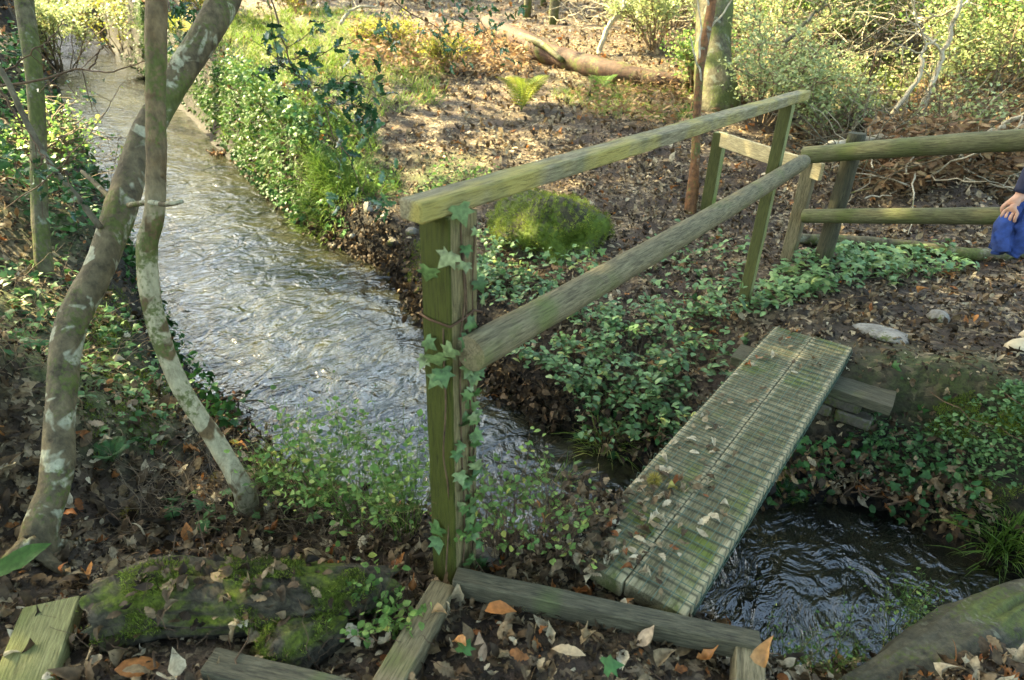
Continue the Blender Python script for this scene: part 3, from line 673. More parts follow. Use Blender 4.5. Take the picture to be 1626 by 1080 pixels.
mb = MB(); tube(mb, spline([Pl[10]+[0, -.1, .1], Pl[16]+[.1, -.2, .12], Pl[22]+[.1, -.25, 0.0]], 14), np.linspace(.07, .04, 14), 10, wob=.15); mb.build('branch', M['moss_bark'], fl)
log('fallen_branch', [gpo(1256, 388, .05), gpo(1330, 392, .05), gpo(1440, 400, .05), gpo(1560, 412, .04), gpo(1720, 400, .05)], [.04, .05, .045, .05, .045], M['moss_bark'], 'mossy fallen branch along the ground under the round pole fence', 'branch', 72)
log('fallen_branch', [gpo(1335, 225, .25), gpo(1400, 240, .2), gpo(1440, 252, .12), gpo(1530, 275, .2), gpo(1640, 300, .2)], [.09, .11, .1, .07, .06], M['log_bark'], 'thick dark fallen branch behind the top pole of the fence', 'branch', 73)
log('fallen_branch', [gpo(1250, 305, .3), gpo(1330, 285, .35), gpo(1420, 280, .35), gpo(1500, 270, .3)], [.035, .05, .045, .02], M['pale_wood'], 'bleached pale fallen branch seen between the fence poles', 'branch', 74, amp=.05)

# rotten log near: split, furrowed, half buried
def furrow_log(name, pts, rw, rh, mat, label, cat, seed, furrow=.22, n=150, sides=64, flat_ends=True):
    P = spline(pts, n); T = unit(np.gradient(P, axis=0)); S = unit(np.cross(T, [0, 0, 1.0])); U = np.cross(S, T); th = np.arange(sides)*math.tau/sides
    rw, rh = rspline(rw, n), rspline(rh, n); u = np.arange(n)/n*len(pts)
    V = []
    for i in range(n):
        q = np.stack([np.cos(th)*1.6, np.sin(th)*1.6, np.full(sides, u[i]*.55)], 1); k = 1+furrow*(fbm(q*[2.6, 2.6, 1], 1.7, seed, 4)-.25*np.abs(fbm(q*[5, 5, .8], 1.6, seed+5, 2))*3)+.08*fbm(q, 2.2, seed+8, 3)
        V.append(P[i]+S[i]*(np.cos(th)*rw[i]*k)[:, None]+U[i]*(np.sin(th)*rh[i]*k)[:, None]+T[i]*(.05*fbm(q[:, :2], 2.5, seed+3, 3)*((i < 2) or (i > n-3)))[:, None])
    V = np.concatenate(V); i = np.arange(n-1)[:, None]*sides; j = np.arange(sides)[None]; j2 = (j+1) % sides; jj = np.arange(sides); j3 = (jj+1) % sides; m_ = n*sides
    F = [np.stack([i+j, i+j2, i+sides+j2, i+sides+j], -1).reshape(-1, 4), np.stack([np.full(sides, m_), j3, jj], 1), np.stack([np.full(sides, m_+1), (n-1)*sides+jj, (n-1)*sides+j3], 1)]
    V = np.vstack([V, [P[0]+T[0]*.03, P[-1]-T[-1]*.03]]); mb = MB(); mb.add(V, F); o = mb.build(name, mat, None, P[n//2]); tag(o, label, cat); return o, V
m, t, b = new_mat('rotten_wood_moss'); v = objc(t); g = noise(t, 5, 7, objc(t, (3, 9, 9)), .7, .4); n3 = noise(t, 70, 3, v)
c = ramp(t, g.outputs[0], [(.32, (.012, .010, .007)), (.5, (.05, .043, .027)), (.7, (.12, .10, .065))]).outputs[0]
geo = N(t, 'ShaderNodeNewGeometry'); sz = N(t, 'ShaderNodeSeparateXYZ'); t.links.new(geo.outputs['Normal'], sz.inputs[0])
mo_ = N(t, 'ShaderNodeMath', operation='MULTIPLY'); t.links.new(ramp(t, noise(t, 4.5, 5, v, .65, .4).outputs[0], [(.44, (0, 0, 0)), (.55, (1, 1, 1))]).outputs[0], mo_.inputs[0]); t.links.new(ramp(t, sz.outputs[2], [(.1, (0, 0, 0)), (.7, (1, 1, 1))]).outputs[0], mo_.inputs[1])
t.links.new(mixc(t, mo_.outputs[0], c, ramp(t, n3.outputs[0], [(.3, (.03, .04, .006)), (.7, (.14, .18, .02))]).outputs[0]), b.inputs['Base Color']); b.inputs['Roughness'].default_value = .8; b.inputs['Specular IOR Level'].default_value = .25
bump(t, b, g.outputs[0], 1.0, .02); M['rotten'] = m
rl0 = [az(165, 985, .0), az(260, 955, .02), az(380, 955, .015), az(500, 950, .01), az(620, 935, -.04)]
lo_, lv = furrow_log('rotten_log', [p+[0, 0, .02] for p in rl0], [.115, .125, .115, .10, .06], [.10, .10, .10, .085, .06], M['rotten'], 'rotten dark log with bright moss streaks, half buried beside the brown board', 'log', 75)
lu_, lu = furrow_log('log_stump', [az(430, 1062, -.05), az(470, 1030, -.03), az(545, 985, -.03)], [.08, .1, .06], [.08, .10, .06], M['rotten'], 'small mossy stump of rotten wood behind the wet dark board', 'stump', 79, n=60)
rt = [az(1250, 1150, -.3), az(1400, 1078, -.29), az(1500, 1030, -.27), az(1570, 985, -.27), az(1660, 935, -.27), az(1850, 900, -.27)]
o, _v = furrow_log('tree_root', [p-[0, 0, .12] for p in rt], [.05, .10, .14, .15, .12, .1], [.07, .09, .1, .1, .1, .1], M['root_bark'], 'smooth grey green root at the lower right edge above the water', 'root', 76, .2, 150)

# ------------------------------------------------------------------ rocks
def rock(name, c, r, mat, label, cat='rock', seed=0, sq=(1, 1, .6), group=None, amp=.28):
    bm = bmesh.new(); bmesh.ops.create_icosphere(bm, subdivisions=4, radius=1)
    V = np.array([v.co for v in bm.verts]); F = np.array([[v.index for v in f.verts] for f in bm.faces]); bm.free()
    k = 1+amp*fbm(V+seed*5, 1.3, seed, 4); V = V*k[:, None]*np.array(sq)*r
    mb = MB(); mb.add(V+np.asarray(c), F); o = mb.build(name, mat, None, c); return tag(o, label, cat, group), V+np.asarray(c)
c = gp(845, 395); mc = c+np.array([0.0, .1, .08])
mo, mv = rock('mossy_boulder', mc, .46, M['dark_log'], 'low boulder covered in bright green moss beyond the handrail', 'boulder', 81, (1.15, .85, .74), amp=.75)
mo2, mv2 = rock('mossy_boulder', mc+_r2*.34-np.array([0, 0, .12])+[.05, -.05, 0], .24, M['dark_log'], 'smaller mossy lump against the right side of the low boulder', 'boulder', 84, (1.1, .9, .7), amp=.5)
mv = np.vstack([mv, mv2[::3]])
def moss_on(V, n, size, name, label, group=None, up=.3, tint=(.2, 1)):
    V = V[V[:, 2] > np.percentile(V[:, 2], 35)]; idx = rs.randint(0, len(V), n); cen = V.mean(0)
    P = V[idx]+rs.normal(size=(n, 3))*.012+np.array([0, 0, 1])*(.03*np.clip(fbm(V[idx], 9, 12, 2), 0, 1))[:, None]; nn = unit(P-cen+[0, 0, .15]); mb = MB()
    add_leaves(mb, TUFT, P, unit(nn+rs.normal(size=(n, 3))*.6), rand_dirs(n), rs.uniform(.6, 1.4, n)*size, np.clip(rs.normal(.6, .2, n)+.6*fbm(P, 6, 3, 2), 0, 1)); return mb
mv = mv[mv[:, 2] > mc[2]-.16]; moss_on(mv, 34000, .017, '', '').build('moss', M['moss'], None, mc, kind='stuff', label='bright moss growing over the low boulder beyond the handrail', cat='moss')
for i, (px, py, r, m_, lb) in enumerate([(585, 335, .075, 'stone', 'upright pale stone standing beside the green tussock'), (625, 385, .07, 'dark_stone', 'rounded brown stone at the far water edge'), (610, 345, .05, 'stone', 'small tan stone right of the upright pale stone'), (655, 370, .06, 'dark_stone', 'dark stone wedged beside the big near post'),
        (1400, 533, .12, 'stone', 'flat pale stone set in the path beyond the footbridge'), (530, 392, .05, 'dark_stone', 'small wet stone at the tip of the far bank'), (300, 262, .12, 'dark_stone', 'dark wet stone breaking the surface of the stream'), (1490, 505, .06, 'stone', 'bluish grey stone among path leaves'), (770, 890, .05, 'dark_stone', 'dark round stone at the foot of the big near post'),
        (560, 375, .04, 'stone', 'pale pebble by the far water edge'), (500, 365, .05, 'dark_stone', 'wet brown stone on the far shore')]):
    c = gp(px, py); sq = (1.3, .9, .25) if i == 4 else ((.7, .6, 1.3) if i == 0 else (1.1, .9, .7)); rock('stone', c+[0, 0, r*.12], r, M[m_], lb, 'stone', 90+i, sq, 'loose stones')

# ------------------------------------------------------------------ leaf litter
def ground_normals(P):
    e = .03; gx = (ground(P[:, :2]+[e, 0])-ground(P[:, :2]-[e, 0]))/(2*e); gy = (ground(P[:, :2]+[0, e])-ground(P[:, :2]-[0, e]))/(2*e)
    return unit(np.stack([-gx, -gy, np.ones(len(P))], 1))
def fan(n, r0, r1, a0=-52, a1=48, power=1.0):
    """random ground points in a sector round the camera foot"""
    a = np.radians(rs.uniform(a0, a1, n)); u = rs.uniform(0, 1, n); r = np.sqrt(r0**2+(r1**2-r0**2)*u)
    d = np.cos(a)[:, None]*_fh+np.sin(a)[:, None]*_rh; q = CAM[:2]+d*r[:, None]; return q
LOGPOLY = np.array([az(x, y, 0)[:2] for x, y in ((150, 900), (640, 890), (640, 980), (420, 1070), (160, 1030))])
def litter(q, size, seed, dark=.0, orange=.06, keep=None, tpls=None, lift=.012, tilt=.45):
    d = sdist(q); z = ground(q); zw = zwater(q)
    k = (d > .02) & (z > zw+.02)
    P = np.hstack([q, z[:, None]])
    mm = mossmask(P); k &= rs.uniform(size=len(q)) > mm*.75
    dens = .62+.55*fbm(q, 2.1, 77, 3); k &= rs.uniform(size=len(q)) < dens+.25
    path = np.exp(-((np.linalg.norm((q-gp(1480, 570)[:2])/np.array([.55, .4]), axis=1))**2)); k &= rs.uniform(size=len(q)) > path*.55
    if keep is not None: k &= keep(q) & ~inside(q, LOGPOLY)
    P = P[k]; n = len(P); nn = ground_normals(P); nn = unit(nn+rs.normal(size=(n, 3))*tilt*.5)
    P[:, 2] += rs.uniform(.003, lift, n)
    t = np.clip(rs.beta(1.6, 2.2, n)*.95-dark+.12*fbm(P, 1.2, 6, 2), 0, 1); o_ = rs.uniform(size=n) < orange; t[o_] = rs.uniform(.91, 1, o_.sum())
    mb = MB(); add_leaves(mb, tpls or (OAK+BEECH), P, rand_dirs(n), nn, rs.uniform(.4, 1.3, n)**1.2*size, t); return mb
def notdeck(q): return ~((q[:, 0] > -.02) & (q[:, 0] < W+.02) & (q[:, 1] > .02) & (q[:, 1] < L+.02))
mbs = MB()
def merge(mb):
    for v, t in zip(mb.V, mb.T): pass
def join_into(dst, src):
    V = np.concatenate(src.V); T = np.concatenate(src.T); dst.add(V, [np.concatenate(src.F[k]) for k in (3, 4) if src.F[k]], T)
join_into(mbs, litter(fan(12000, .9, 3.2, -60, 60), .06, 1, -.07, .08, notdeck))
join_into(mbs, litter(fan(17000, 3.2, 7), .058, 2, -.03, .05, notdeck))
join_into(mbs, litter(fan(26000, 7, 14), .085, 3, -.1))
join_into(mbs, litter(fan(22000, 14, 28), .13, 4, -.12))
def frag(q, size, keep=None):
    d = sdist(q); z = ground(q); k = (d > .0) & (z > zwater(q)+.01)
    if keep is not None: k &= keep(q)
    P = np.hstack([q, z[:, None]])[k]; n = len(P); P[:, 2] += rs.uniform(.0, .008, n); mb = MB()
    add_leaves(mb, [BEECH[0], OVAL[0], OAK[1]], P, rand_dirs(n), ground_normals(P)+rs.normal(size=(n, 3))*.3, rs.uniform(.4, 1.3, n)*size, np.clip(rs.beta(1.3, 2.2, n), 0, .9)); return mb
join_into(mbs, frag(fan(22000, .9, 3.4, -60, 60), .024, notdeck)); join_into(mbs, frag(fan(30000, 3.4, 8), .03, notdeck))
mbs.build('fallen_leaves', M['litter'], None, (0, 0, 0), kind='stuff', label='brown and tan autumn leaves covering the woodland floor', cat='leaf litter')
lv_ = np.vstack([lv, lu]); lv_ = lv_[lv_[:, 2] > -.03]; pc = np.array([gp(430, 985)[:2], gp(330, 975)[:2]]); wgt = np.exp(-(np.linalg.norm(lv_[:, None, :2]-pc[None], axis=2).min(1)/.17)**2)+.06
NL_ = 190; k = rs.choice(len(lv_), NL_, p=wgt/wgt.sum()); mb = MB(); add_leaves(mb, OAK+BEECH, lv_[k]+[0, 0, .012], rand_dirs(NL_)*[1, 1, .3], rs.normal(size=(NL_, 3))*.35+[0, 0, 1], rs.uniform(.03, .06, NL_), rs.uniform(0, .7, NL_))
mb.build('fallen_leaves', M['litter'], None, lv_.mean(0), kind='stuff', label='dead leaves heaped on top of the rotten log', cat='leaf litter')
def log_moss(V, n, seed):
    V = V[(V[:, 2] > np.percentile(V[:, 2], 62))]; k = rs.randint(0, len(V), n*3); P = V[k]+rs.normal(size=(n*3, 3))*.006; P = P[fbm(P, 6, seed, 3) > .02][:n]; m = len(P); mb = MB()
    add_leaves(mb, TUFT, P, rand_dirs(m, 1.2), rand_dirs(m), rs.uniform(.5, 1.4, m)*.011, np.clip(rs.normal(.35, .2, m)+.5*fbm(P, 9, 4, 2), 0, .9)); return mb
log_moss(np.vstack([lv, lu]), 16000, 5).build('moss', M['moss'], None, lv.mean(0), kind='stuff', label='cushions of green moss along the top of the rotten log', cat='moss')
# twigs on the floor
mb = MB(); q = fan(900, 1.0, 12); z = ground(q); k = sdist(q) > -.1; q = q[k]; z = z[k]
for (x, y), zz in zip(q, z):
    l = rnd.uniform(.08, .4); a = rnd.uniform(0, math.tau); d = np.array([math.cos(a), math.sin(a), rnd.uniform(-.1, .25)]); s = np.linspace(0, 1, 5)[:, None]
    P = np.array([x, y, zz+.015])+d*l*s+rs.normal(size=(5, 3))*.01; P[:, 2] = np.maximum(P[:, 2], ground(P)+.004); tube(mb, P, np.linspace(.0035, .0015, 5), 4, rnd.random(), cap=False)
mb.build('fallen_twigs', M['twig'], None, (0, 0, 0), kind='stuff', label='thin fallen twigs among the leaves', cat='twigs')

# ------------------------------------------------------------------ unseen shade trees, added out of frame to darken the foreground
def cr(f, r): return CAM[:2]+_fh*f+_rh*r          # metres ahead / to the right of the camera foot
def shade_tree(fr, crown, rad, n, seed, label, hz):
    q = cr(*fr); b = np.array([q[0], q[1], gz(*q)]); t = thing('added_shade_tree', b, label, 'tree', 'unseen trees added to shade the stream')
    c = np.array([*cr(*crown), hz]); mb = MB(); top = c-[0, 0, hz*.25]
    P = spline([b-[0, 0, .3], b+[.1, .1, hz*.4], top], 24); tube(mb, P, np.linspace(.24, .12, 24), 14, wob=.1); r = np.random.RandomState(seed)
    for _ in range(14):
        e = c+unit(r.normal(size=3))*rad*r.uniform(.5, .95, 1)*[1, 1, .4]; s0 = P[r.randint(14, 24)]
        tube(mb, wiggle(spline([s0, (s0+e)/2+[0, 0, .5], e], 10), .15, .5, seed), np.linspace(.06, .015, 10), 6, cap=False)
    mb.build('trunk', M['moss_bark'], t)
    cl = unit(r.normal(size=(70, 3)))*(r.uniform(.2, 1, (70, 1))**.5)*rad*[1, 1, .38]+c
    k = r.randint(0, 70, n); X = cl[k]+r.normal(size=(n, 3))*rad*.12*[1, 1, .6]
    mb = MB(); add_leaves(mb, BEECH, X, rand_dirs(n), unit(rand_dirs(n)+[0, 0, .8]), r.uniform(.14, .24, n), r.uniform(0, 1, n)); mb.build('crown', M['canopy'], t)
shade_tree((6.6, -8.4), (6.6, -6.8), 4.6, 11000, 1, 'unseen tall shade tree added left of the stream, its crown over the near water', 8.5)
shade_tree((1.5, -8.5), (3.4, -7.8), 4.4, 11000, 2, 'unseen tall shade tree added left of the camera, its crown over the bank', 8.5)
shade_tree((8.5, -9.8), (9.2, -5.2), 3.3, 5000, 3, 'unseen tall shade tree added farther upstream with its crown over the far path', 8.8)

shade_tree((-3.0, -3.0), (-1.0, -1.2), 4.6, 15000, 4, 'unseen tall shade tree added behind the camera, its crown over the near landing', 6.5)
shade_tree((-2.5, 4.5), (-1.2, 3.6), 3.6, 9000, 5, 'unseen tall shade tree added behind the camera to the right, its crown over the path', 7.0)
# ------------------------------------------------------------------ plants
def bush(name, label, cat, loc, h, rad, nst, nl, lsize, tpls, lm, sm, rst=.004, side=4, seed=0, group=None, arch=.2, flat=.5, jit=.02, low=.25, tint=(0, 1), lean=(0, 0)):
    r = np.random.RandomState(seed+5); loc = np.asarray(loc, float); t = thing(name, loc, label, cat, group)
    mb = MB(); tips = []
    for i in range(nst):
        a = r.uniform(0, math.tau); rr = rad*math.sqrt(r.uniform(.05, 1)); e = loc+[rr*math.cos(a)+lean[0]*h, rr*math.sin(a)+lean[1]*h, h*r.uniform(.55, 1)*(1-.3*(rr/rad)**2)]
        s0 = loc+[.15*rr*math.cos(a), .15*rr*math.sin(a), -.03]; mid = s0*.5+e*.5+[0, 0, arch*h]
        P = wiggle(spline([s0, mid, e], 12), .04*h, .5, seed+i); tube(mb, P, np.linspace(rst, rst*.4, 12), 4, r.uniform(0, 1), cap=False); tips += list(P[int(12*low):])
        for k in range(side):
            p = P[r.randint(4, 12)]; d = unit(r.normal(size=3)*[1, 1, .5]+[0, 0, .4]); l = h*r.uniform(.15, .4); Q = wiggle(p+d*l*np.linspace(0, 1, 7)[:, None], .02*h, .5, seed+k+i*9)
            tube(mb, Q, np.linspace(rst*.5, rst*.25, 7), 3, r.uniform(0, 1), cap=False); tips += list(Q[1:])*2
    mb.build('stems', sm, t)
    T = np.array(tips); k = r.randint(0, len(T), nl); P = T[k]+r.normal(size=(nl, 3))*jit
    P[:, 2] = np.maximum(P[:, 2], loc[2]-.25)
    D = unit(r.normal(size=(nl, 3))*[1, 1, .45]+[0, 0, .1]); Nn = unit(r.normal(size=(nl, 3))*(1-flat)+[0, 0, .3+flat])
    mb = MB(); tt = np.clip(r.normal((tint[0]+tint[1])/2, (tint[1]-tint[0])/4, nl)+.2*fbm(P, 3/max(h, .2), seed, 2), tint[0], 1)
    add_leaves(mb, tpls, P, D, Nn, r.uniform(.6, 1.25, nl)*lsize, tt); mb.build('foliage', lm, t)
    return t
# bilberry clumps by the near post
BB = [((505, 800), .58, .22, 'leafy bilberry clump farthest left of the near post', 700), ((575, 835), .6, .24, 'tall bilberry clump midway between slim tree and near post', 800), ((645, 850), .52, .2, 'bilberry clump touching the left face of the near post', 500),
      ((440, 775), .26, .15, 'small bilberry sprig at the foot of the slim tree', 180), ((800, 880), .48, .2, 'bilberry clump just right of the near post', 650), ((870, 885), .42, .18, 'sparse twiggy bilberry clump with an orange leaf caught in it', 260), ((925, 850), .3, .15, 'thin bilberry sprigs at the left edge of the footbridge', 130)]
for i, (p, h, r_, lb, n) in enumerate(BB):
    bush('bilberry_bush', lb, 'bush', gp(*p), h, r_, 30, int(n*.55), .027, ROUND+OVAL, M['bilberry'], M['twig'] if i > 3 else M['grass'], .0022, 5, 100+i, 'bilberry bushes along the near bank', .05, .4, .012, .35)
bush('bilberry_bush', 'low bright green bilberry bush growing over the right end of the rotten log', 'bush', gp(600, 985), .17, .17, 22, 300, .026, ROUND, M['bilberry'], M['twig'], .002, 3, 120, 'bilberry bushes along the near bank', .05, .5, .01, .3)
bush('bilberry_bush', 'tiny bilberry sprig in front of the rotten log above the wet board', 'bush', gp(430, 1010), .12, .07, 8, 70, .022, ROUND, M['bilberry'], M['twig'], .002, 2, 121, 'bilberry bushes along the near bank', .05, .5, .01, .3)
# brambles on the far bank under the rail
BR = [(790, 470), (860, 500), (800, 400), (930, 520), (880, 580), (990, 545), (1040, 600), (960, 640), (1080, 520), (1120, 580), (1010, 690), (1150, 500), (1060, 660), (920, 600), (760, 455)]
whb = ['left of the mossy boulder', 'below the mossy boulder', 'at the left foot of the mossy boulder', 'under the middle of the lower rail', 'by the water under the lower rail', 'in the middle of the bramble bank', 'lower middle of the bramble bank', 'at the water edge below the bank', 'below the far post', 'beside the far half of the footbridge', 'lowest of the bank beside the footbridge', 'at the foot of the far post', 'close to the middle of the footbridge', 'behind the shaded water gap', 'just right of the near post']
for i, (p, w_) in enumerate(zip(BR, whb)):
    bush('bramble', 'green trailing bramble '+w_, 'bramble', gp(*p)+[0, 0, .0], .2, .34, 18, 210, .05, OVAL+[OVAL[0]], M['bramble'], M['twig'], .0022, 3, 140+i, 'brambles on the far bank', .35, .8, .02, .2)
# ground cover drifts
def cover(name, px, n, size, tpls, mat, label, cat, lift=.08, flat=.7, tint=(0, 1), stems=0):
    P = region(px, n); nn = unit(rs.normal(size=(n, 3))*(1-flat)+[0, 0, 1]); k = rs.uniform(size=n) < .45+.8*fbm(P, 3.5, 61, 3)+.25; P = P[k]; nn = nn[k]
    P = P[sdist(P[:, :2]) > -.02]; nn = nn[:len(P)]
    P[:, 2] += rs.uniform(.005, lift, len(P)); mb = MB()
    add_leaves(mb, tpls, P, rand_dirs(len(P))*[1, 1, .4], nn, rs.uniform(.55, 1.3, len(P))*size, np.clip(rs.uniform(tint[0], tint[1], len(P)), 0, 1))
    return mb.build(name, mat, None, P.mean(0), kind='stuff', label=label, cat=cat)
cover('ivy_cover', [(1185, 490), (1240, 425), (1330, 405), (1500, 405), (1560, 430), (1440, 455), (1300, 470), (1230, 505)], 1500, .055, IVY+OVAL, M['bramble'], 'pale green ground plants at the foot of the round fence', 'ground cover', .14, .7, (.5, .95))
cover('ivy_cover', [(960, 440), (1100, 350), (1190, 400), (1180, 480), (1050, 470)], 500, .05, OVAL, M['bramble'], 'scattered green leaves on the slope behind the lower rail', 'ground cover', .1, .7, (.3, .9))
cover('bank_plants', [(310, 165), (345, 120), (430, 170), (520, 260), (470, 310), (390, 245)], 1900, .05, IVY+OVAL, M['ivy'], 'dark glossy leaves hanging over the far bank of the stream', 'ground cover', .32, .3, (.1, 1))
cover('bank_plants', [(300, 170), (330, 150), (460, 270), (470, 330), (560, 380), (540, 400), (440, 325), (380, 262)], 1500, .055, OVAL+IVY, M['ivy'], 'dark leaves trailing down to the waterline of the far bank', 'ground cover', .3, .1, (0, .8))
def edge_plants(S, i0, i1, n, size, up, off, tpls, mat, tint, label, cat='ground cover', sg=1):
    k = rs.uniform(i0, i1, n); i = k.astype(int); f = (k-i)[:, None]; P = S[i]*(1-f)+S[i+1]*f
    o = P[:, :2]-(MID[i]*(1-f)+MID[i+1]*f)[:, :2]; o = unit(o); h = rs.uniform(0, 1, n)**.8*up; q = fbm(P, 1.5, 91, 2) > -.35
    P = P.copy(); P[:, :2] += o*(rs.normal(off, .07, n)+h*.25)[:, None]; P[:, 2] = np.maximum(P[:, 2]+h+.02, ground(P)+.01); P, o = P[q], o[q]; n = len(P); mb = MB()
    out = np.hstack([-o, np.full((n, 1), .5)]); D = rs.normal(size=(n, 3))*.6+np.hstack([-o*.5, np.full((n, 1), -.5)])
    add_leaves(mb, tpls, P, D, out+rs.normal(size=(n, 3))*.4, rs.uniform(.5, 1.3, n)*size, rs.uniform(*tint, n)); mb.build('bank_plants', mat, None, P.mean(0), kind='stuff', label=label, cat=cat)
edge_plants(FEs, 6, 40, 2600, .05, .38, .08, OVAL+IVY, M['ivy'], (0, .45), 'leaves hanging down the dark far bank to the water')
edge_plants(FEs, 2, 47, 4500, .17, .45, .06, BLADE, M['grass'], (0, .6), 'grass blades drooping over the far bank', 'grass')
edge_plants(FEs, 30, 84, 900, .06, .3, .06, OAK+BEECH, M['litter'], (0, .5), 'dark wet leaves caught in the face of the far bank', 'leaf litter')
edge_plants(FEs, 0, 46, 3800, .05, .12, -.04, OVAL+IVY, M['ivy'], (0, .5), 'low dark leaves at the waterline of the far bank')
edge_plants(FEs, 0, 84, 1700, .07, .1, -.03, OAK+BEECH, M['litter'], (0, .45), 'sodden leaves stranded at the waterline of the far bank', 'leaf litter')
edge_plants(NEs, 6, 62, 1500, .05, .3, .04, OVAL+IVY, M['ivy'], (0, .7), 'small leaves along the left water edge upstream')
edge_plants(NEs, 60, 100, 700, .055, .12, .03, OAK+BEECH, M['litter'], (0, .7), 'wet brown leaves along the near water edge', 'leaf litter')
edge_plants(FEs, 84, 140, 450, .045, .35, .05, OVAL+IVY, M['ivy'], (0, .6), 'small green leaves on the undercut bank by the footbridge')
edge_plants(FEs, 84, 142, 700, .055, .3, .07, OAK+BEECH, M['litter'], (0, .7), 'dead leaves on the undercut bank by the footbridge', 'leaf litter')
cover('bank_plants', [(350, 110), (470, 120), (600, 240), (640, 320), (540, 310), (430, 200)], 1000, .045, OVAL, M['bilberry'], 'light green plants along the top of the far bank', 'ground cover', .2, .3, (0, .8))
cover('bank_plants', [(0, 420), (100, 410), (220, 520), (300, 640), (280, 740), (170, 720), (60, 600), (0, 560)], 700, .045, IVY+OVAL, M['ivy'], 'small ivy leaves scattered on the near bank by the leaning trunk', 'ground cover', .06, .5, (.1, 1))
cover('bank_plants', [(240, 790), (420, 780), (560, 850), (420, 860), (260, 850)], 60, .05, IVY, M['ivy'], 'ivy leaves on the litter between the slim tree and rotten log', 'ground cover', .05, .6, (.2, .9))
cover('bank_plants', [(640, 330), (700, 260), (800, 290), (740, 330), (700, 400)], 600, .05, OVAL, M['bilberry'], 'light green plants behind the near end of the top rail', 'ground cover', .15, .4, (0, .8))
cover('bank_plants', [(1330, 660), (1560, 640), (1626, 620), (1640, 800), (1500, 790), (1380, 740)], 3200, .028, OVAL+ROUND, M['bramble'], 'small green leaves among the moss on the right bank', 'ground cover', .05, .5, (.1, .8))
cover('bank_plants', [(20, 90), (150, 280), (180, 420), (100, 420), (0, 300), (-40, 120)], 1900, .055, OVAL+IVY, M['ivy'], 'light green plants on the steep left bank upstream', 'ground cover', .35, .3, (0, .7))
def mosscover(px, n, size, label, seed):
    P = region(px, n); k = fbm(P, 4, seed, 3) > -.12; P = P[k]; m = len(P); P[:, 2] += .004*rs.uniform(size=m); mb = MB(); hh = .6+.5*fbm(P, 7, seed+3, 2)
    add_leaves(mb, TUFT, P, unit(rand_dirs(m)+[0, 0, .9]), rand_dirs(m), rs.uniform(.6, 1.4, m)*size*hh, np.clip(.42+.45*fbm(P, 6, 5, 3)+rs.normal(0, .1, m), 0, 1))
    mb.build('moss', M['moss'], None, P.mean(0), kind='stuff', label=label, cat='moss')
def meadow(px, n, size, tint, label):
    P = region(px, n); k = fbm(P, 1.6, 71, 3) > -.2; P = P[k]; m = len(P); mb = MB()
    add_leaves(mb, BLADE, P, unit(rand_dirs(m)*[1, 1, .3]+[0, 0, .7]), rand_dirs(m), rs.uniform(.5, 1.2, m)*size, np.clip(rs.uniform(*tint, m), 0, 1)); mb.build('grass', M['grass'], None, P.mean(0), kind='stuff', label=label, cat='grass')
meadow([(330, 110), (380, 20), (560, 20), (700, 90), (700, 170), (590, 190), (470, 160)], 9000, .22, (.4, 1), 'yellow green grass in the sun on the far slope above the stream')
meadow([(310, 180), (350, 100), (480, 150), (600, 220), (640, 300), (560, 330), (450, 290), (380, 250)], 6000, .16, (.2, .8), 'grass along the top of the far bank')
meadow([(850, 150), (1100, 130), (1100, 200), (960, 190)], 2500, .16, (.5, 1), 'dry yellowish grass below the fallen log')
mosscover([(1400, 640), (1540, 630), (1626, 640), (1650, 780), (1560, 820), (1450, 760), (1380, 710)], 20000, .026, 'green moss and tiny plants on the right bank below the path', 3)
mosscover([(110, 470), (200, 470), (270, 620), (260, 730), (150, 730), (130, 600)], 9000, .032, 'thick moss on the steep bank between the two near trunks', 4)
mosscover([(640, 380), (670, 370), (668, 470), (640, 470)], 1500, .035, 'moss on the bank edge left of the near post', 5)
mosscover([(1230, 745), (1310, 735), (1310, 800), (1240, 800)], 2500, .03, 'round cushion of moss at the water edge right of the footbridge', 6)
mosscover([(380, 110), (480, 130), (580, 230), (480, 230), (400, 170)], 9000, .07, 'sunlit moss on the top of the far bank', 7)
mosscover([(1350, 90), (1500, 90), (1520, 170), (1360, 170)], 5000, .13, 'mossy green ground far behind the round fence', 8)
mosscover([(320, 20), (460, 30), (560, 120), (420, 120)], 6000, .12, 'yellow green moss on the slope above the stream', 9)
# grass tussocks
def tussock(loc, n, ln, rad, label, seed, mat='grass', droop=.7, group=None, name='grass_tussock', tint=(0, 1)):
    r = np.random.RandomState(seed); P = np.asarray(loc)+np.stack([r.normal(0, rad*.5, n), r.normal(0, rad*.5, n), np.zeros(n)], 1); P[:, 2] = ground(P)-.01
    o = P-loc; D = unit(np.stack([o[:, 0]*2.2/rad*.5+r.normal(0, .35, n), o[:, 1]*2.2/rad*.5+r.normal(0, .35, n), np.full(n, droop)], 1)); mb = MB()
    Nn = unit(np.array([0, 0, 1.0])-D*D[:, 2:3]*.9+r.normal(size=(n, 3))*.2); add_leaves(mb, BLADE, P, D, Nn, r.uniform(.5, 1.1, n)*ln, r.uniform(*tint, n))
    return tag(mb.build(name, M[mat], None, loc), label, 'grass', group)
tussock(gp(540, 285), 5200, .17, .40, 'bright fluffy green tussock on the tip of the far bank', 1, tint=(.2, .8))
tussock(gp(495, 300), 2600, .15, .28, 'smaller green tussock overhanging the stream beside the fluffy one', 2, tint=(.1, .7))
tussock(gp(1600, 850), 420, .19, .10, 'rush tuft at the right edge above the water', 3, tint=(.1, .5))
tussock(gp(1175, 960), 90, .2, .06, 'thin grass blades beside the near right corner of the footbridge', 4)
tussock(gp(960, 700), 160, .2, .12, 'dry grass hanging over the shaded water left of the footbridge', 5, tint=(.4, 1))
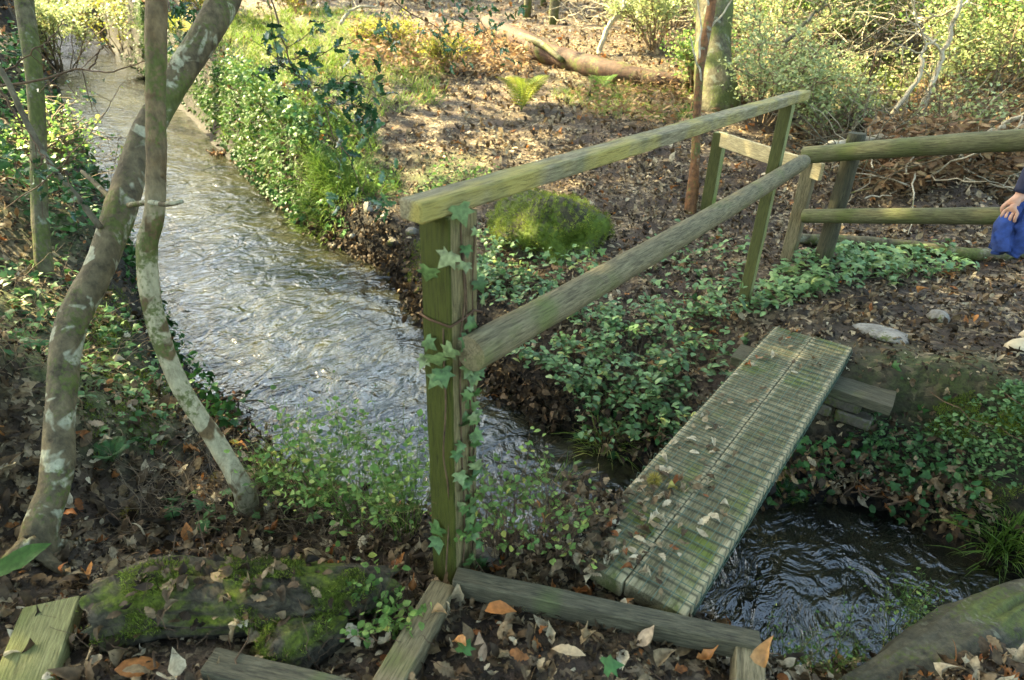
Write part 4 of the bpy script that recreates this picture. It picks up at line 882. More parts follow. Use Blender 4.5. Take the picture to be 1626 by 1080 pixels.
tussock(gp(880, 800), 140, .25, .12, 'fine upright grass stems by the water right of the near post', 6, tint=(.1, .6), droop=1.5)
# broom like twigs at the lower right
for i, (p, h, lb) in enumerate([((1330, 1040), .34, 'green broom twigs over the water left of the tree root'), ((1430, 1000), .4, 'tallest green broom twigs over the water'), ((1250, 1050), .28, 'yellow green sprig beside the short pale stake'), ((1480, 960), .3, 'broom twigs rising at the head of the tree root')]):
    q = az(p[0], p[1], -.5); q[2] = gz(q[0], q[1]) if gz(q[0], q[1]) > -.66 else -.64
    bush('broom_twigs', lb, 'plant', q, h, .13, 12, 110, .016, OVAL, M['bilberry'], M['grass'], .002, 6, 160+i, 'broom twigs at the lower right', .05, .3, .01, .4)
# ferns
def fern(loc, n, ln, label, seed, mat='fern', group='ferns in the wood', tint=(.2, .9)):
    r = np.random.RandomState(seed); t = thing('fern', loc, label, 'fern', group); mb = MB(); ms = MB()
    for i in range(n):
        a = r.uniform(0, math.tau); hd = np.array([math.cos(a), math.sin(a), 0]); l = ln*r.uniform(.7, 1.1); s = np.linspace(0, 1, 22)
        P = loc+hd*(l*.5*s[:, None])+np.stack([0*s, 0*s, l*(1.15*s-.6*s**2)], 1); tube(ms, P, np.linspace(.003, .001, 22)*ln*2, 3, cap=False)
        T = unit(np.gradient(P, axis=0)); sd = unit(np.cross(T, [0, 0, 1.0])); wd = l*.22*np.sin(np.pi*np.clip(s*.9+.1, 0, 1))**.8
        for sg in (-1, 1): add_leaves(mb, FROND, P[2:], sd[2:]*sg+T[2:]*.3, np.cross(sd[2:], T[2:])+[0, 0, .5], wd[2:]+.01, r.uniform(*tint))
    ms.build('stems', M['grass'], t); mb.build('fronds', M[mat], t)
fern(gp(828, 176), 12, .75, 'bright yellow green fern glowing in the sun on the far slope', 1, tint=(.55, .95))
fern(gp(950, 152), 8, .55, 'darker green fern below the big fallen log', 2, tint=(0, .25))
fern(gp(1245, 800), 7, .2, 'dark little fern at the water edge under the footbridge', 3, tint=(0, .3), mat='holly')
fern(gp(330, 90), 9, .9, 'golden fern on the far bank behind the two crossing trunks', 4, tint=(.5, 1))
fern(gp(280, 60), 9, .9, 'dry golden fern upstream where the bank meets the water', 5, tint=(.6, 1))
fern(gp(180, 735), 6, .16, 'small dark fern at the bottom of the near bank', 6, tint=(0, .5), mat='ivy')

# ------------------------------------------------------------------ ivy on the near post
iv = thing('ivy', (xc+.05, -.31, gz(xc, -.31)), 'ivy climbing the right side of the thick near post', 'ivy')
mb = MB(); pts = []
g0 = gz(xc, -.31)
for i, (x, y) in enumerate(((xc+.058, -.33), (xc+.06, -.30), (xc+.057, -.275), (xc+.03, -.37))):
    z = np.linspace(g0, (1.2, 1.12, 1.17, .9)[i], 40); P = np.stack([x+.004*np.sin(z*9+i), y+.02*fbm(np.stack([z, z*0+i], 1), 4, 3, 2), z], 1); tube(mb, P, .0028, 5, .5); pts.append(P)
mb.build('stems', M['twig'], iv)
A = np.vstack(pts[:3]); k = rs.randint(0, len(A), 80); k = k[(A[k][:, 2] < .95) | (A[k][:, 2] > 1.05) | (rs.uniform(size=len(k)) < .4)]
P = A[k]+np.array([.012, 0, 0])+rs.normal(size=(len(k), 3))*[.008, .02, .02]; n = len(P)
mb = MB(); add_leaves(mb, IVY, P, rs.normal(size=(n, 3))*[.4, 1, .6]+[.3, 0, -.9], rs.normal(size=(n, 3))*.4+[1, -.7, .5], rs.uniform(.022, .045, n), rs.uniform(.2, 1, n))
big = [(.062, -.34, 1.235, .075), (.058, -.36, 1.12, .08), (.0, -.385, 1.07, .075), (-.02, -.39, .86, .06), (.02, -.40, .83, .08), (.05, -.40, .80, .075), (.03, -.39, .77, .07), (.07, -.38, .86, .07), (-.03, -.38, .80, .055), (.07, -.30, .74, .06), (.0, -.38, .18, .08), (-.02, -.37, .12, .08), (.06, -.35, .3, .06)]
Pb = np.array([(xc+a, b, c) for a, b, c, _ in big]); n = len(Pb)
add_leaves(mb, IVY, Pb, rs.normal(size=(n, 3))*[.5, .3, .3]+[.1, -.2, -.8], rs.normal(size=(n, 3))*.25+[.5, -1, .5], np.array([b[3] for b in big])*.72, rs.uniform(.5, 1, n))
mb.build('foliage', M['post_ivy'], iv)

# ------------------------------------------------------------------ holly branches hanging into the picture
def holly(label, paths, t, nl, ls, seed, r0=.005, extra=3, group='holly branches', mat='holly', tpls=HOLLY, tint=(0, 1)):
    r = np.random.RandomState(seed); Q0 = at(*paths[0][0], t); th = thing('holly_branch', Q0, label, 'branch', group); mb = MB(); tips = []
    for i, pth in enumerate(paths):
        P = wiggle(spline([at(x, y, t+.06*math.sin(x*.05+k)) for k, (x, y) in enumerate(pth)], 22), .012, .5, seed+i); tube(mb, P, np.linspace(r0 if i == 0 else r0*.6, r0*.35, 22), 5, cap=False)
        if i > 0 or len(paths) == 1: tips += list(P[5:])
        else: tips += list(P[11:])
        for k in range(extra):
            p = P[r.randint(8, 22)]; d = unit(r.normal(size=3)+[0, 0, -.3]); S = wiggle(p+d*r.uniform(.1, .3)*np.linspace(0, 1, 7)[:, None], .01, .5, k+i*5); tube(mb, S, np.linspace(r0*.4, r0*.25, 7), 4, cap=False); tips += list(S[2:])*2
    mb.build('twigs', M['twig'], th); T = np.array(tips); k = r.randint(0, len(T), nl); P = T[k]+r.normal(size=(nl, 3))*.012
    mb = MB(); add_leaves(mb, tpls, P, r.normal(size=(nl, 3))+[0, 0, -.2], r.normal(size=(nl, 3))+[0, -.3, 1], r.uniform(.6, 1.2, nl)*ls, r.uniform(*tint, nl)); mb.build('foliage', M[mat], th)
holly('drooping dark holly branch hanging over the far bank, longest of them', [[(425, -30), (445, 45), (465, 105), (510, 160), (545, 185)], [(465, 95), (500, 90), (545, 70)], [(500, 140), (560, 130), (615, 160)], [(510, 155), (530, 215), (550, 240), (580, 310), (605, 335)], [(520, 165), (570, 170), (600, 190)], [(470, 110), (440, 105), (420, 110)]], 3.0, 210, .068, 1, extra=4)
holly('holly branch reaching in from the top centre with sparse leaves', [[(600, -20), (650, 20), (695, 45), (700, 62), (760, 115)], [(650, 0), (720, 30), (790, 60)], [(700, -20), (760, 30), (800, 100)], [(610, 0), (605, 35), (625, 60)]], 4.2, 170, .05, 2, extra=4, tint=(.4, 1))
holly('small dark holly spray in the upper left behind the slim tree', [[(300, -40), (290, 0), (270, 20)], [(295, -10), (315, 20), (310, 45)]], 3.4, 90, .05, 3)
holly('dark leafy spray on the twig crossing the thin left tree', [[(0, 145), (40, 200), (80, 262)], [(60, 240), (85, 265), (105, 275)], [(70, 250), (60, 270), (75, 285)]], 2.25, 40, .035, 4, extra=2)
holly('bare thin twig reaching right from the left edge over the stream', [[(-40, 145), (60, 130), (125, 112), (175, 117), (240, 92)], [(0, 120), (60, 75), (110, 30)], [(140, 112), (160, 80), (175, 70)]], 2.6, 14, .03, 5, r0=.006, extra=2)
holly('fine leafy twigs trailing over the left side of the stream', [[(10, 330), (90, 270), (150, 200), (200, 130)], [(60, 300), (130, 230), (210, 215)], [(100, 250), (160, 260), (200, 240)]], 3.6, 120, .022, 6, mat='bilberry', tpls=OVAL, r0=.004, extra=6)

# ------------------------------------------------------------------ background shrubs and trees
def shrub(p, D, h, rad, nl, ls, mat, label, seed, st=18, sm='pale_twig', tpls=OVAL, group='shrubs in the background', rst=.014):
    q = ad(p, 100, D); b = np.array([q[0], q[1], gz(q[0], q[1])]); bush('shrub', label, 'shrub', b, h, rad, st, int(nl*2.3), ls, tpls, M[mat], M[sm], rst, 6, seed, group, .15, .35, .05, .2)
SH = [(1230, 8.6, 1.15, .8, 1500, 'pale_shrub', 'grey green shrub directly behind the end of the top rail'), (1215, 11, 2.0, 1.3, 1500, 'pale_shrub', 'tall grey green shrub right of the big mossy tree'), (1300, 9.5, .9, .8, 700, 'pale_shrub', 'low grey green shrub behind the dark round fence post'),
      (1290, 13.5, 2.2, 1.5, 1700, 'pale_shrub', 'dense glossy shrub high on the slope right of the big mossy tree'), (1400, 14.5, 2.6, 1.6, 3000, 'pale_shrub', 'dense shrub far above the mossy ground patch'), (1540, 12, 2.2, 1.4, 1800, 'bilberry', 'bright green shrub behind the pale dead branches'), (1640, 10.5, 2.6, 1.5, 3200, 'bilberry', 'bright green shrub at the upper right edge'),
      (1600, 15, 3, 1.9, 3000, 'pale_shrub', 'pale shrub far off at the upper right'), (1180, 14.5, 2.4, 1.5, 2400, 'pale_shrub', 'pale shrub just behind the big mossy tree'), (1060, 15, 1.9, 1.4, 2200, 'pale_shrub', 'pale shrub uphill beyond the right end of the fallen log'), (985, 17, 2.2, 1.6, 2200, 'pale_shrub', 'pale twiggy shrub uphill above the fallen log'),
      (1110, 9.8, .9, .6, 900, 'bilberry', 'small green shrub at the foot of the big mossy tree'), (1480, 9.5, 1.0, .8, 700, 'pale_shrub', 'thin low shrub behind the upper fence pole'), (1560, 8.2, .9, .6, 500, 'pale_shrub', 'sparse low shrub between the fence poles and the dead branches'),
      (90, 17.5, 2.2, 1.6, 2600, 'pale_shrub', 'dark green shrub at the far left where the stream appears'), (-60, 9, 2.0, 1.0, 1300, 'holly', 'leafy green shrub on the left bank at the picture edge'), (200, 21, 2.4, 2.2, 3000, 'sunny_shrub', 'golden sunlit shrub upstream behind the slim tree'), (270, 17, 1.6, 1.3, 2600, 'sunny_shrub', 'golden sunlit shrub on the far bank upstream'), (345, 14.5, .9, .9, 1700, 'sunny_shrub', 'low yellow shrub on the far bank above the crossing trunks'),
      (470, 16, .8, 1.0, 1200, 'sunny_shrub', 'low pale yellow plants at the top of the sunny slope'), (620, 12.5, .6, .6, 600, 'sunny_shrub', 'dry golden plants in the sun left of the fallen log'), (710, 11, .5, .5, 500, 'sunny_shrub', 'dry golden tuft in the middle of the sunny slope'),
      (20, 6.2, .7, .45, 420, 'bilberry', 'yellow green bush behind the thin left tree')]
SH += [(1040, 12.5, 1.2, 1.0, 1500, 'pale_shrub', 'light green shrub just above the right end of the fallen log'), (1250, 12.6, 2.2, 1.3, 1500, 'bilberry', 'bright lime shrub right behind the tall grey green shrub'), (1350, 12.8, 1.3, .9, 900, 'bilberry', 'lime green shrub left of the mossy ground patch'), (1470, 13, 2.4, 1.3, 1700, 'pale_shrub', 'pale lime shrub among the pale dead stems'), (1560, 9.8, 1.9, 1.0, 2200, 'pale_shrub', 'light shrub between the dead stems and picture edge'), (1400, 18, 4.0, 2.4, 4200, 'sunny_shrub', 'sunlit yellow green shrub at the top right behind everything'), (1620, 12.5, 3.2, 1.6, 3600, 'sunny_shrub', 'sunlit yellow shrub at the far right edge'), (1130, 19, 3.5, 2.2, 3600, 'bilberry', 'lime green shrub far behind the big mossy tree'), (930, 20, 2.2, 2.0, 2600, 'pale_shrub', 'hazy pale shrub far above the fallen log'), (780, 21, 1.8, 2.0, 2200, 'pale_shrub', 'hazy pale shrub at the top left of the fallen log'), (640, 19, 1.3, 1.8, 1800, 'sunny_shrub', 'sunlit low scrub at the top centre'), (1330, 8.4, .8, .6, 900, 'pale_shrub', 'low pale shrub right behind the dark round post')]
for i, (p, D, h, r_, n, mt, lb) in enumerate(SH): shrub(p, D, h, r_, n, .028+.0019*D, mt, lb, 200+i)
# brushwood tangles (dead twigs)
def tangle(px, n, ln, mat, label, seed, r0=.008, lift=.5):
    r = np.random.RandomState(seed); P = region(px, n); mb = MB()
    for p in P:
        d = unit(r.normal(size=3)*[1, 1, .5]+[0, 0, .35]); l = ln*r.uniform(.4, 1.1); Q = wiggle(p+[0, 0, r.uniform(0, lift)]+d*l*np.linspace(0, 1, 9)[:, None], .06*ln, .6, r.randint(999)); tube(mb, Q, np.linspace(r0*r.uniform(.4, 1), r0*.3, 9), 4, r.uniform(), cap=False)
    mb.build('brushwood', M[mat], None, P.mean(0), kind='stuff', label=label, cat='brushwood')
tangle([(1290, 330), (1640, 290), (1640, 180), (1440, 200), (1330, 260)], 420, 1.0, 'grey_bark', 'tangle of grey brown dead branches behind the round fence', 1)
tangle([(30, 200), (160, 260), (230, 400), (100, 420), (0, 350)], 130, .5, 'pale_twig', 'fine bare twigs on the steep left bank', 8, .004, .25)
tangle([(0, 430), (130, 440), (220, 560), (100, 640), (0, 620)], 160, .3, 'pale_twig', 'thin dead twigs on the bank left of the leaning trunk', 9, .0025, .03)
tangle([(120, 1060), (700, 1080), (690, 930), (150, 890)], 120, .2, 'twig', 'dark twigs across the litter and rotten log', 10, .0022, .08)
tangle([(1340, 350), (1640, 330), (1640, 230), (1400, 230)], 90, .9, 'pale_wood', 'bleached pale twigs lying behind the round fence', 2, .009, .3)
tangle([(1180, 120), (1640, 120), (1640, 40), (1200, 40)], 260, 1.8, 'grey_bark', 'dead twiggy undergrowth high on the right slope', 3, .014, 1)
tangle([(1180, 150), (1640, 170), (1640, 60), (1180, 60)], 240, 1.5, 'pale_wood', 'pale thin stems all over the right slope', 11, .010, 1.2)
tangle([(900, 60), (1100, 80), (1150, 20), (900, 10)], 120, 1.6, 'pale_wood', 'pale bare twigs uphill beyond the fallen log', 4, .012, .6)
tangle([(430, 760), (680, 840), (640, 880), (400, 820)], 160, .3, 'twig', 'brown dead twigs at the foot of the bilberry clumps', 5, .0022, .03)
tangle([(780, 700), (1000, 560), (1110, 600), (1010, 730), (900, 690)], 160, .4, 'grey_bark', 'dry trailing stems at the water edge of the bramble bank', 6, .0024, .08)
tangle([(200, 740), (420, 770), (640, 830), (600, 870), (420, 850), (200, 840)], 330, .3, 'pale_twig', 'loose dry twigs by the foot of the slim tree', 7, .0022, .02)
cover('bank_litter', [(1290, 700), (1420, 740), (1560, 780), (1600, 840), (1500, 850), (1400, 800), (1280, 800)], 420, .06, OAK+BEECH, M['litter'], 'curled brown leaves on the muddy bank above the pool', 'leaf litter', .04, .5, (.2, .85))
cover('bank_litter', [(1250, 1010), (1400, 1010), (1560, 960), (1640, 1000), (1640, 1090), (1200, 1090)], 420, .055, OAK+BEECH, M['litter'], 'dead leaves on the near bank around the tree root', 'leaf litter', .04, .4, (.2, 1))
cover('bank_plants', [(760, 400), (850, 430), (950, 430), (960, 470), (860, 480), (760, 470)], 420, .05, OVAL+IVY, M['bramble'], 'bramble leaves clambering over the foot of the mossy boulder', 'ground cover', .22, .5, (.3, 1))
cover('dead_bracken', [(1400, 330), (1640, 320), (1640, 170), (1470, 180), (1350, 280)], 9000, .1, CHEST, M['bracken'], 'brown dead bracken behind the round fence', 'bracken', .6, .2, (0, 1))
cover('dead_bracken', [(560, 120), (850, 130), (840, 60), (560, 50)], 3500, .12, CHEST, M['bracken'], 'pale dead bracken in the sun on the far slope', 'bracken', .3, .2, (.4, 1))
cover('dead_bracken', [(930, 200), (1090, 230), (1090, 140), (900, 150)], 1500, .08, CHEST, M['bracken'], 'dry bracken in front of the big mossy tree', 'bracken', .25, .2, (.4, 1))
# pale dead branches, each one a thing
def pbranch(pts, D, r0, r1, mat, label, seed, twigs=5):
    P = wiggle(spline([ad(x, y, D+dd) for x, y, dd in pts], 30), .03, .5, seed); t = thing('dead_branch', P[0], label, 'branch', 'dead branches behind the fence')
    mb = MB(); tube(mb, P, np.linspace(r0, r1, 30), 8, wob=.15, seed=seed); mb.build('limb', M[mat], t)
    mb = MB(); branchlets(mb, P, twigs, .7, r1*.7, seed, .2, 1); mb.build('twigs', M[mat], t)
pbranch([(1445, 235, 0), (1480, 130, .2), (1510, 50, .3), (1530, -40, .4)], 8.5, .032, .02, 'pale_wood', 'straight pale dead stem leaning right behind the fence', 1)
pbranch([(1385, 212, 0), (1420, 175, .1), (1460, 120, .2), (1465, 80, .3), (1485, 62, .4)], 8.3, .03, .015, 'pale_wood', 'crooked pale dead branch left of the straight pale stem', 2)
pbranch([(1560, 215, 0), (1600, 195, 0), (1650, 165, 0)], 7.5, .022, .012, 'pale_wood', 'white dead branch just above the upper fence pole', 3, 3)
pbranch([(1400, 215, 0), (1470, 195, 0), (1540, 170, .1), (1600, 150, .2)], 8.8, .03, .012, 'grey_bark', 'grey dead branch rising to the right behind the fence', 4)
pbranch([(1310, 160, 0), (1370, 95, .2), (1400, 70, .3)], 9.5, .025, .012, 'grey_bark', 'grey dead branch behind the end of the top rail', 5)
pbranch([(1370, 230, 0), (1380, 150, .1), (1388, 80, .2)], 8.6, .018, .01, 'twig', 'thin upright dead stem behind the dark fence post', 6)
pbranch([(1245, 68, 0), (1290, 25, .2), (1320, -10, .3)], 8.5, .025, .015, 'grey_bark', 'slanting dead branch right of the big mossy tree', 7, 3)
pbranch([(950, 90, 0), (965, 45, .1), (990, 10, .3), (985, -30, .4)], 12, .05, .03, 'pale_wood', 'pale dead stem uphill of the fallen log', 8)
pbranch([(540, 38, 0), (560, 15, .1), (600, 10, .3)], 11, .025, .015, 'pale_wood', 'short pale dead branch at the top of the sunny slope', 9, 3)
# far trees uphill
FT = [(835, 16, .09, 'moss_bark'), (862, 18, .08, 'moss_bark'), (880, 15, .11, 'moss_bark'), (1000, 22, .16, 'grey_bark'), (1075, 20, .12, 'moss_bark'), (930, 25, .2, 'grey_bark'), (1010, 14, .05, 'pale_wood'), (1260, 19, .16, 'moss_bark'), (1340, 22, .2, 'moss_bark'), (1440, 18, .1, 'grey_bark'), (1500, 13, .07, 'pale_wood'), (1570, 17, .14, 'moss_bark'), (1620, 20, .18, 'grey_bark'), (740, 24, .2, 'moss_bark'), (640, 28, .22, 'grey_bark'), (520, 27, .2, 'moss_bark'), (410, 24, .2, 'moss_bark'), (200, 26, .25, 'moss_bark'), (10, 15, .2, 'moss_bark'), (130, 30, .22, 'grey_bark')]
FTL = ['first thin trunk above the left part of the fallen log', 'second thin trunk above the left part of the fallen log', 'slanting mossy trunk above the fallen log', 'grey trunk uphill above the middle of the fallen log', 'trunk uphill left of the big mossy tree', 'distant thick trunk above the fallen log', 'thin pale trunk above the fallen log', 'mossy trunk uphill right of the big mossy tree', 'distant thick trunk above the mossy ground patch', 'grey trunk behind the pale dead stems', 'pale thin trunk near the bright green shrub', 'mossy trunk behind the bright green shrub', 'grey trunk at the upper right corner', 'distant mossy trunk left of the fallen log', 'distant grey trunk above the sunny slope', 'distant mossy trunk at the top of the sunny slope', 'distant mossy trunk right of the leaning tree', 'distant trunk behind the golden shrubs', 'mossy trunk at the upper left corner', 'far grey trunk where the stream vanishes']
for i, ((px, D, r_, mt), lb) in enumerate(zip(FT, FTL)):
    q = ad(px, 50, D); b = np.array([q[0], q[1], gz(q[0], q[1])]); t = thing('background_tree', b, lb, 'tree', 'trees up the slope'); r = np.random.RandomState(i)
    H = r.uniform(9, 13); ln = r.uniform(-.12, .12, 2); P = wiggle(spline([b-[0, 0, .2], b+[ln[0]*H*.4, ln[1]*H*.4, H*.45], b+[ln[0]*H, ln[1]*H, H]], 26), .12, .4, i); mb = MB(); tube(mb, P, np.linspace(r_, r_*.3, 26), 12, wob=.12, seed=i)
    tips = []; branchlets(mb, P[9:], 9, 2.2, r_*.25, i, .3, 1, tips); mb.build('trunk', M[mt], t)
    T = np.array(tips); n = 420 if 550 < px < 1200 else (150 if px > 1200 else 750); X = T[r.randint(0, len(T), n)]+r.normal(size=(n, 3))*.45; mb = MB(); add_leaves(mb, BEECH, X, rand_dirs(n), rand_dirs(n, .8), r.uniform(.2, .42, n), r.uniform(0, 1, n)); mb.build('crown', M['canopy'], t)

# ------------------------------------------------------------------ leaves lying on the footbridge
n = 200; x = rs.uniform(.01, W-.01, n)*rs.uniform(.5, 1, n); y = rs.uniform(0, 1, n)**1.6*L; k = rs.uniform(size=n) < np.where(y < .9, 1, .55); x, y = x[k], y[k]; n = len(x)
P = np.stack([x, y, np.full(n, .012)+rs.uniform(0, .006, n)], 1); mb = MB()
add_leaves(mb, OAK+BEECH, P, rand_dirs(n)*[1, 1, .1], rs.normal(size=(n, 3))*.15+[0, 0, 1], rs.uniform(.025, .055, n), np.clip(rs.uniform(.3, 1, n), 0, .93))
n = 260; y = rs.uniform(-.12, .32, n); x = rs.uniform(-.14, .10, n)-y*.25; P = np.stack([x, y, np.full(n, .012)+rs.uniform(0, .015, n)], 1)
add_leaves(mb, OAK+BEECH, P, rand_dirs(n)*[1, 1, .2], rs.normal(size=(n, 3))*.3+[0, 0, 1], rs.uniform(.03, .06, n), rs.uniform(0, .75, n))
mb.build('leaf_scatter', M['litter'], None, (.2, .6, 0), kind='stuff', label='small dry leaves scattered along the footbridge', cat='leaf litter')
# notable single leaves
def leaf(p, size, tp, mat, tint, label, z=None, yaw=0., pitch=0., roll=0., cat='leaf', name='leaf'):
    P = az(p[0], p[1], z) if z is not None else gp(*p)+[0, 0, .035]
    a = R(yaw); D = _rh*math.cos(a)+_fh*math.sin(a); D = unit(np.array([D[0]*math.cos(R(pitch)), D[1]*math.cos(R(pitch)), math.sin(R(pitch))])); S = np.cross(D, [0, 0, 1.0]); Nn = np.cross(S, D)*math.cos(R(roll))+S*math.sin(R(roll))
    mb = MB(); V, F = tp; add_leaves(mb, [tp], [P], [D], [Nn], size, tint); tag(mb.build(name, M[mat], None, P), label, cat, 'single autumn leaves' if name == 'leaf' else None)
leaf((1030, 826), .085, OAK[0], 'litter', .9, 'pale tan oak leaf on the footbridge, largest on the planks', .014, 25)
leaf((1062, 752), .07, OAK[3], 'litter', .86, 'pale oak leaf near the left edge of the footbridge', .014, 110)
leaf((1060, 775), .05, BEECH[0], 'burr', .6, 'small yellow leaf on the left half of the footbridge', .014, 20)
leaf((865, 835), .10, CHEST[0], 'orange_leaf', .25, 'upright orange leaf caught in the twiggy bilberry', .12, 120, 60, 60)
leaf((1212, 1062), .085, BEECH[0], 'orange_leaf', .5, 'large orange leaf standing beside the short pale stake', .03, 80, 60, -40)
leaf((105, 825), .05, BEECH[3], 'orange_leaf', .0, 'deep red leaf by the foot of the leaning trunk', None, 0)
leaf((320, 965), .06, BEECH[3], 'orange_leaf', .1, 'round russet leaf resting on the rotten log', .07, 20)
leaf((362, 992), .08, OAK[3], 'litter', .88, 'pale grey oak leaf at the front of the rotten log', .07, 35)
leaf((685, 972), .05, BEECH[0], 'orange_leaf', .6, 'small tan leaf lying on the leaning brown board', .03, 10)
leaf((930, 1040), .10, CHEST[1], 'orange_leaf', .95, 'long pale yellow leaf in front of the edging board', .02, 165)
leaf((770, 968), .10, BEECH[1], 'orange_leaf', .2, 'big curled rusty leaf in the litter by the edging board', .03, 10)
leaf((740, 1035), .07, BEECH[0], 'orange_leaf', .45, 'orange oval leaf right of the leaning brown board', .03, 130)
leaf((180, 1060), .12, BEECH[2], 'litter', .97, 'curled rusty brown leaf between the olive board and rotten log', .04, 15)
leaf((-35, 925), .19, CHEST[0], 'bilberry', .1, 'long fresh green serrated leaf at the left edge', .12, 42, 14, 25)
leaf((1105, 1050), .07, OAK[1], 'orange_leaf', .3, 'crumpled orange oak leaf left of the short pale stake', -.05, 20)
leaf((735, 1035), .05, IVY[0], 'ivy', .5, 'green ivy leaf lying right of the leaning brown board', .035, 70)
leaf((960, 1055), .06, IVY[1], 'ivy', .6, 'green ivy leaf in the litter before the edging board', .02, 10)
# chestnut burrs
for i, (p, lb) in enumerate([((372, 712), 'yellow chestnut burr at the water edge right of the slim tree'), ((381, 676), 'chestnut burr uppermost in the row beside the slim tree'), ((322, 617), 'yellowish chestnut burr left of the driftwood debris'), ((832, 962), 'green brown chestnut burr behind the edging board in the litter'), ((345, 765), 'pale burr close to the slim trunk foot'), ((207, 822), 'spiky brown chestnut burr between the leaning trunk and rotten log'), ((1038, 768), 'small yellow burr on the left side of the footbridge'), ((620, 440), 'yellow chestnut burr on the far water edge')]):
    c = gp(*p) if i != 6 else az(*p, .0); c = c+[0, 0, .02]; n = 260; d = rand_dirs(n); mb = MB(); add_leaves(mb, [TUFT[0]], c+d*.012, d, rand_dirs(n), .022, rs.uniform(0, 1, n)); tag(mb.build('chestnut_burr', M['burr'], None, c), lb, 'burr', 'fallen chestnut burrs')
# debris caught in the stream
def debris(p, n, rad, label, seed):
    r = np.random.RandomState(seed); c = gp(*p); t = thing('driftwood', c, label, 'debris', 'leaf dams in the stream'); mb = MB()
    for _ in range(26):
        d = unit(r.normal(size=3)*[1, 1, .2]); Q = c+r.normal(size=3)*[rad*.4, rad*.4, .01]+[0, 0, .03]+d*np.linspace(-.5, .5, 6)[:, None]*r.uniform(.15, .5)*rad*2; tube(mb, Q, .004*r.uniform(.5, 2), 5, r.uniform(), cap=True)
    mb.build('twigs', M['twig'], t); mb = MB(); P = c+r.normal(size=(n, 3))*[rad*.42, rad*.42, .012]+[0, 0, .025]
    add_leaves(mb, OAK+BEECH, P, r.normal(size=(n, 3))*[1, 1, .3], r.normal(size=(n, 3))*.5+[0, 0, 1], r.uniform(.04, .08, n), np.where(r.uniform(size=n) < .2, .95, r.uniform(.05, .55, n))); mb.build('leaves', M['litter'], t)
debris((300, 325), 120, .28, 'dam of wet brown leaves and twigs beside the crossing trunks', 1)
debris((355, 245), 60, .3, 'twigs and brown leaves snagged below the far bank', 2)
debris((345, 560), 160, .2, 'raft of wet leaves in the shallows right of the slim tree', 3)
debris((790, 635), 110, .14, 'wet brown leaves and twigs in the water right of the near post', 4)
debris((340, 650), 90, .18, 'orange and brown leaves on the muddy water edge by the slim trunk', 5)
debris((1390, 775), 70, .16, 'heap of curled brown leaves on the right bank above the water', 6)

# ------------------------------------------------------------------ person at the right edge
RH3, FH3 = np.array([*_rh, 0.]), np.array([*_fh, 0.])
gf = gp(1600, 556); PB0 = gf+RH3*.20; tp_ = float((gf-CAM)@_fw)
HAND = at(1614, 322, tp_-.47); WR = at(1628, 298, tp_-.48); EL = at(1668, 222, tp_-.60)
pt = thing('person', PB0, 'person in dark top, blue jeans and tan boots standing at the right edge', 'person')
def pp(f, s, z): return PB0-RH3*f+FH3*s+np.array([0, 0, z])       # f: towards where they face, s: to their right-hand side (away from camera)
def skin(name, verts, edges, radii, mat, sub=2):
    me = bpy.data.meshes.new(name); me.from_pydata([tuple(v-PB0) for v in verts], edges, []); o = bpy.data.objects.new(name, me); COL.objects.link(o); o.parent = pt
    m = o.modifiers.new('skin', 'SKIN'); m.use_smooth_shade = True
    for sv, r in zip(me.skin_vertices[0].data, radii): sv.radius = r if isinstance(r, tuple) else (r, r)
    me.skin_vertices[0].data[0].use_root = True
    s = o.modifiers.new('sub', 'SUBSURF'); s.levels = s.render_levels = sub; me.materials.append(mat); return o
# bare body: torso, neck, head, arms, legs as one surface
bv = [pp(0, 0, .95), pp(0, 0, 1.15), pp(.01, 0, 1.35), pp(0, 0, 1.46), pp(.02, 0, 1.54), pp(.04, 0, 1.64), pp(.03, 0, 1.73),
      pp(0, -.17, 1.40), EL, WR, HAND, pp(0, .17, 1.40), pp(-.02, .24, 1.14), pp(.1, .25, .9), pp(.14, .25, .84),
      pp(0, -.1, .9), pp(-.02, -.08, .5), pp(.0, -.04, .1), pp(0, .1, .9), pp(-.08, .11, .5), pp(-.16, .11, .1)]
be_ = [(0, 1), (1, 2), (2, 3), (3, 4), (4, 5), (5, 6), (2, 7), (7, 8), (8, 9), (9, 10), (2, 11), (11, 12), (12, 13), (13, 14), (0, 15), (15, 16), (16, 17), (0, 18), (18, 19), (19, 20)]
br_ = [(.09, .1), (.09, .1), (.09, .1), .055, .055, .085, .07, .05, .04, .03, .026, .05, .04, .03, .026, .08, .055, .04, .08, .055, .04]
skin('body', bv, be_, br_, M['skin'])
mb = MB(); T0 = spline([pp(0, 0, .88), pp(0, 0, 1.0), pp(.01, 0, 1.15), pp(.01, 0, 1.3), pp(0, 0, 1.4), pp(0, 0, 1.46), pp(.01, 0, 1.5)], 30)
def limb(mb, pts, rads, sq=1.0, n=24, seed=0, sides=22):               # cloth tube, widened across the body by sq
    m0 = MB(); P = spline(pts, n); tube(m0, P, rspline(rads, n), sides, wob=.07, seed=seed); V = np.concatenate(m0.V)
    if sq != 1: c = P.mean(0); V = V+FH3[None]*((V-c)@FH3)[:, None]*(sq-1)
    mb.add(V, [np.concatenate(m0.F[k]) for k in (3, 4) if m0.F[k]])
limb(mb, list(T0), [.145, .14, .135, .14, .15, .12, .075], 1.3, 30, 3)
limb(mb, [pp(0, -.15, 1.42), pp(.01, -.2, 1.36), (pp(.0, -.2, 1.36)+EL)/2, EL, (EL+WR)/2, WR+(HAND-WR)*.35], [.07, .07, .06, .052, .048, .04], 1, 30, 4)
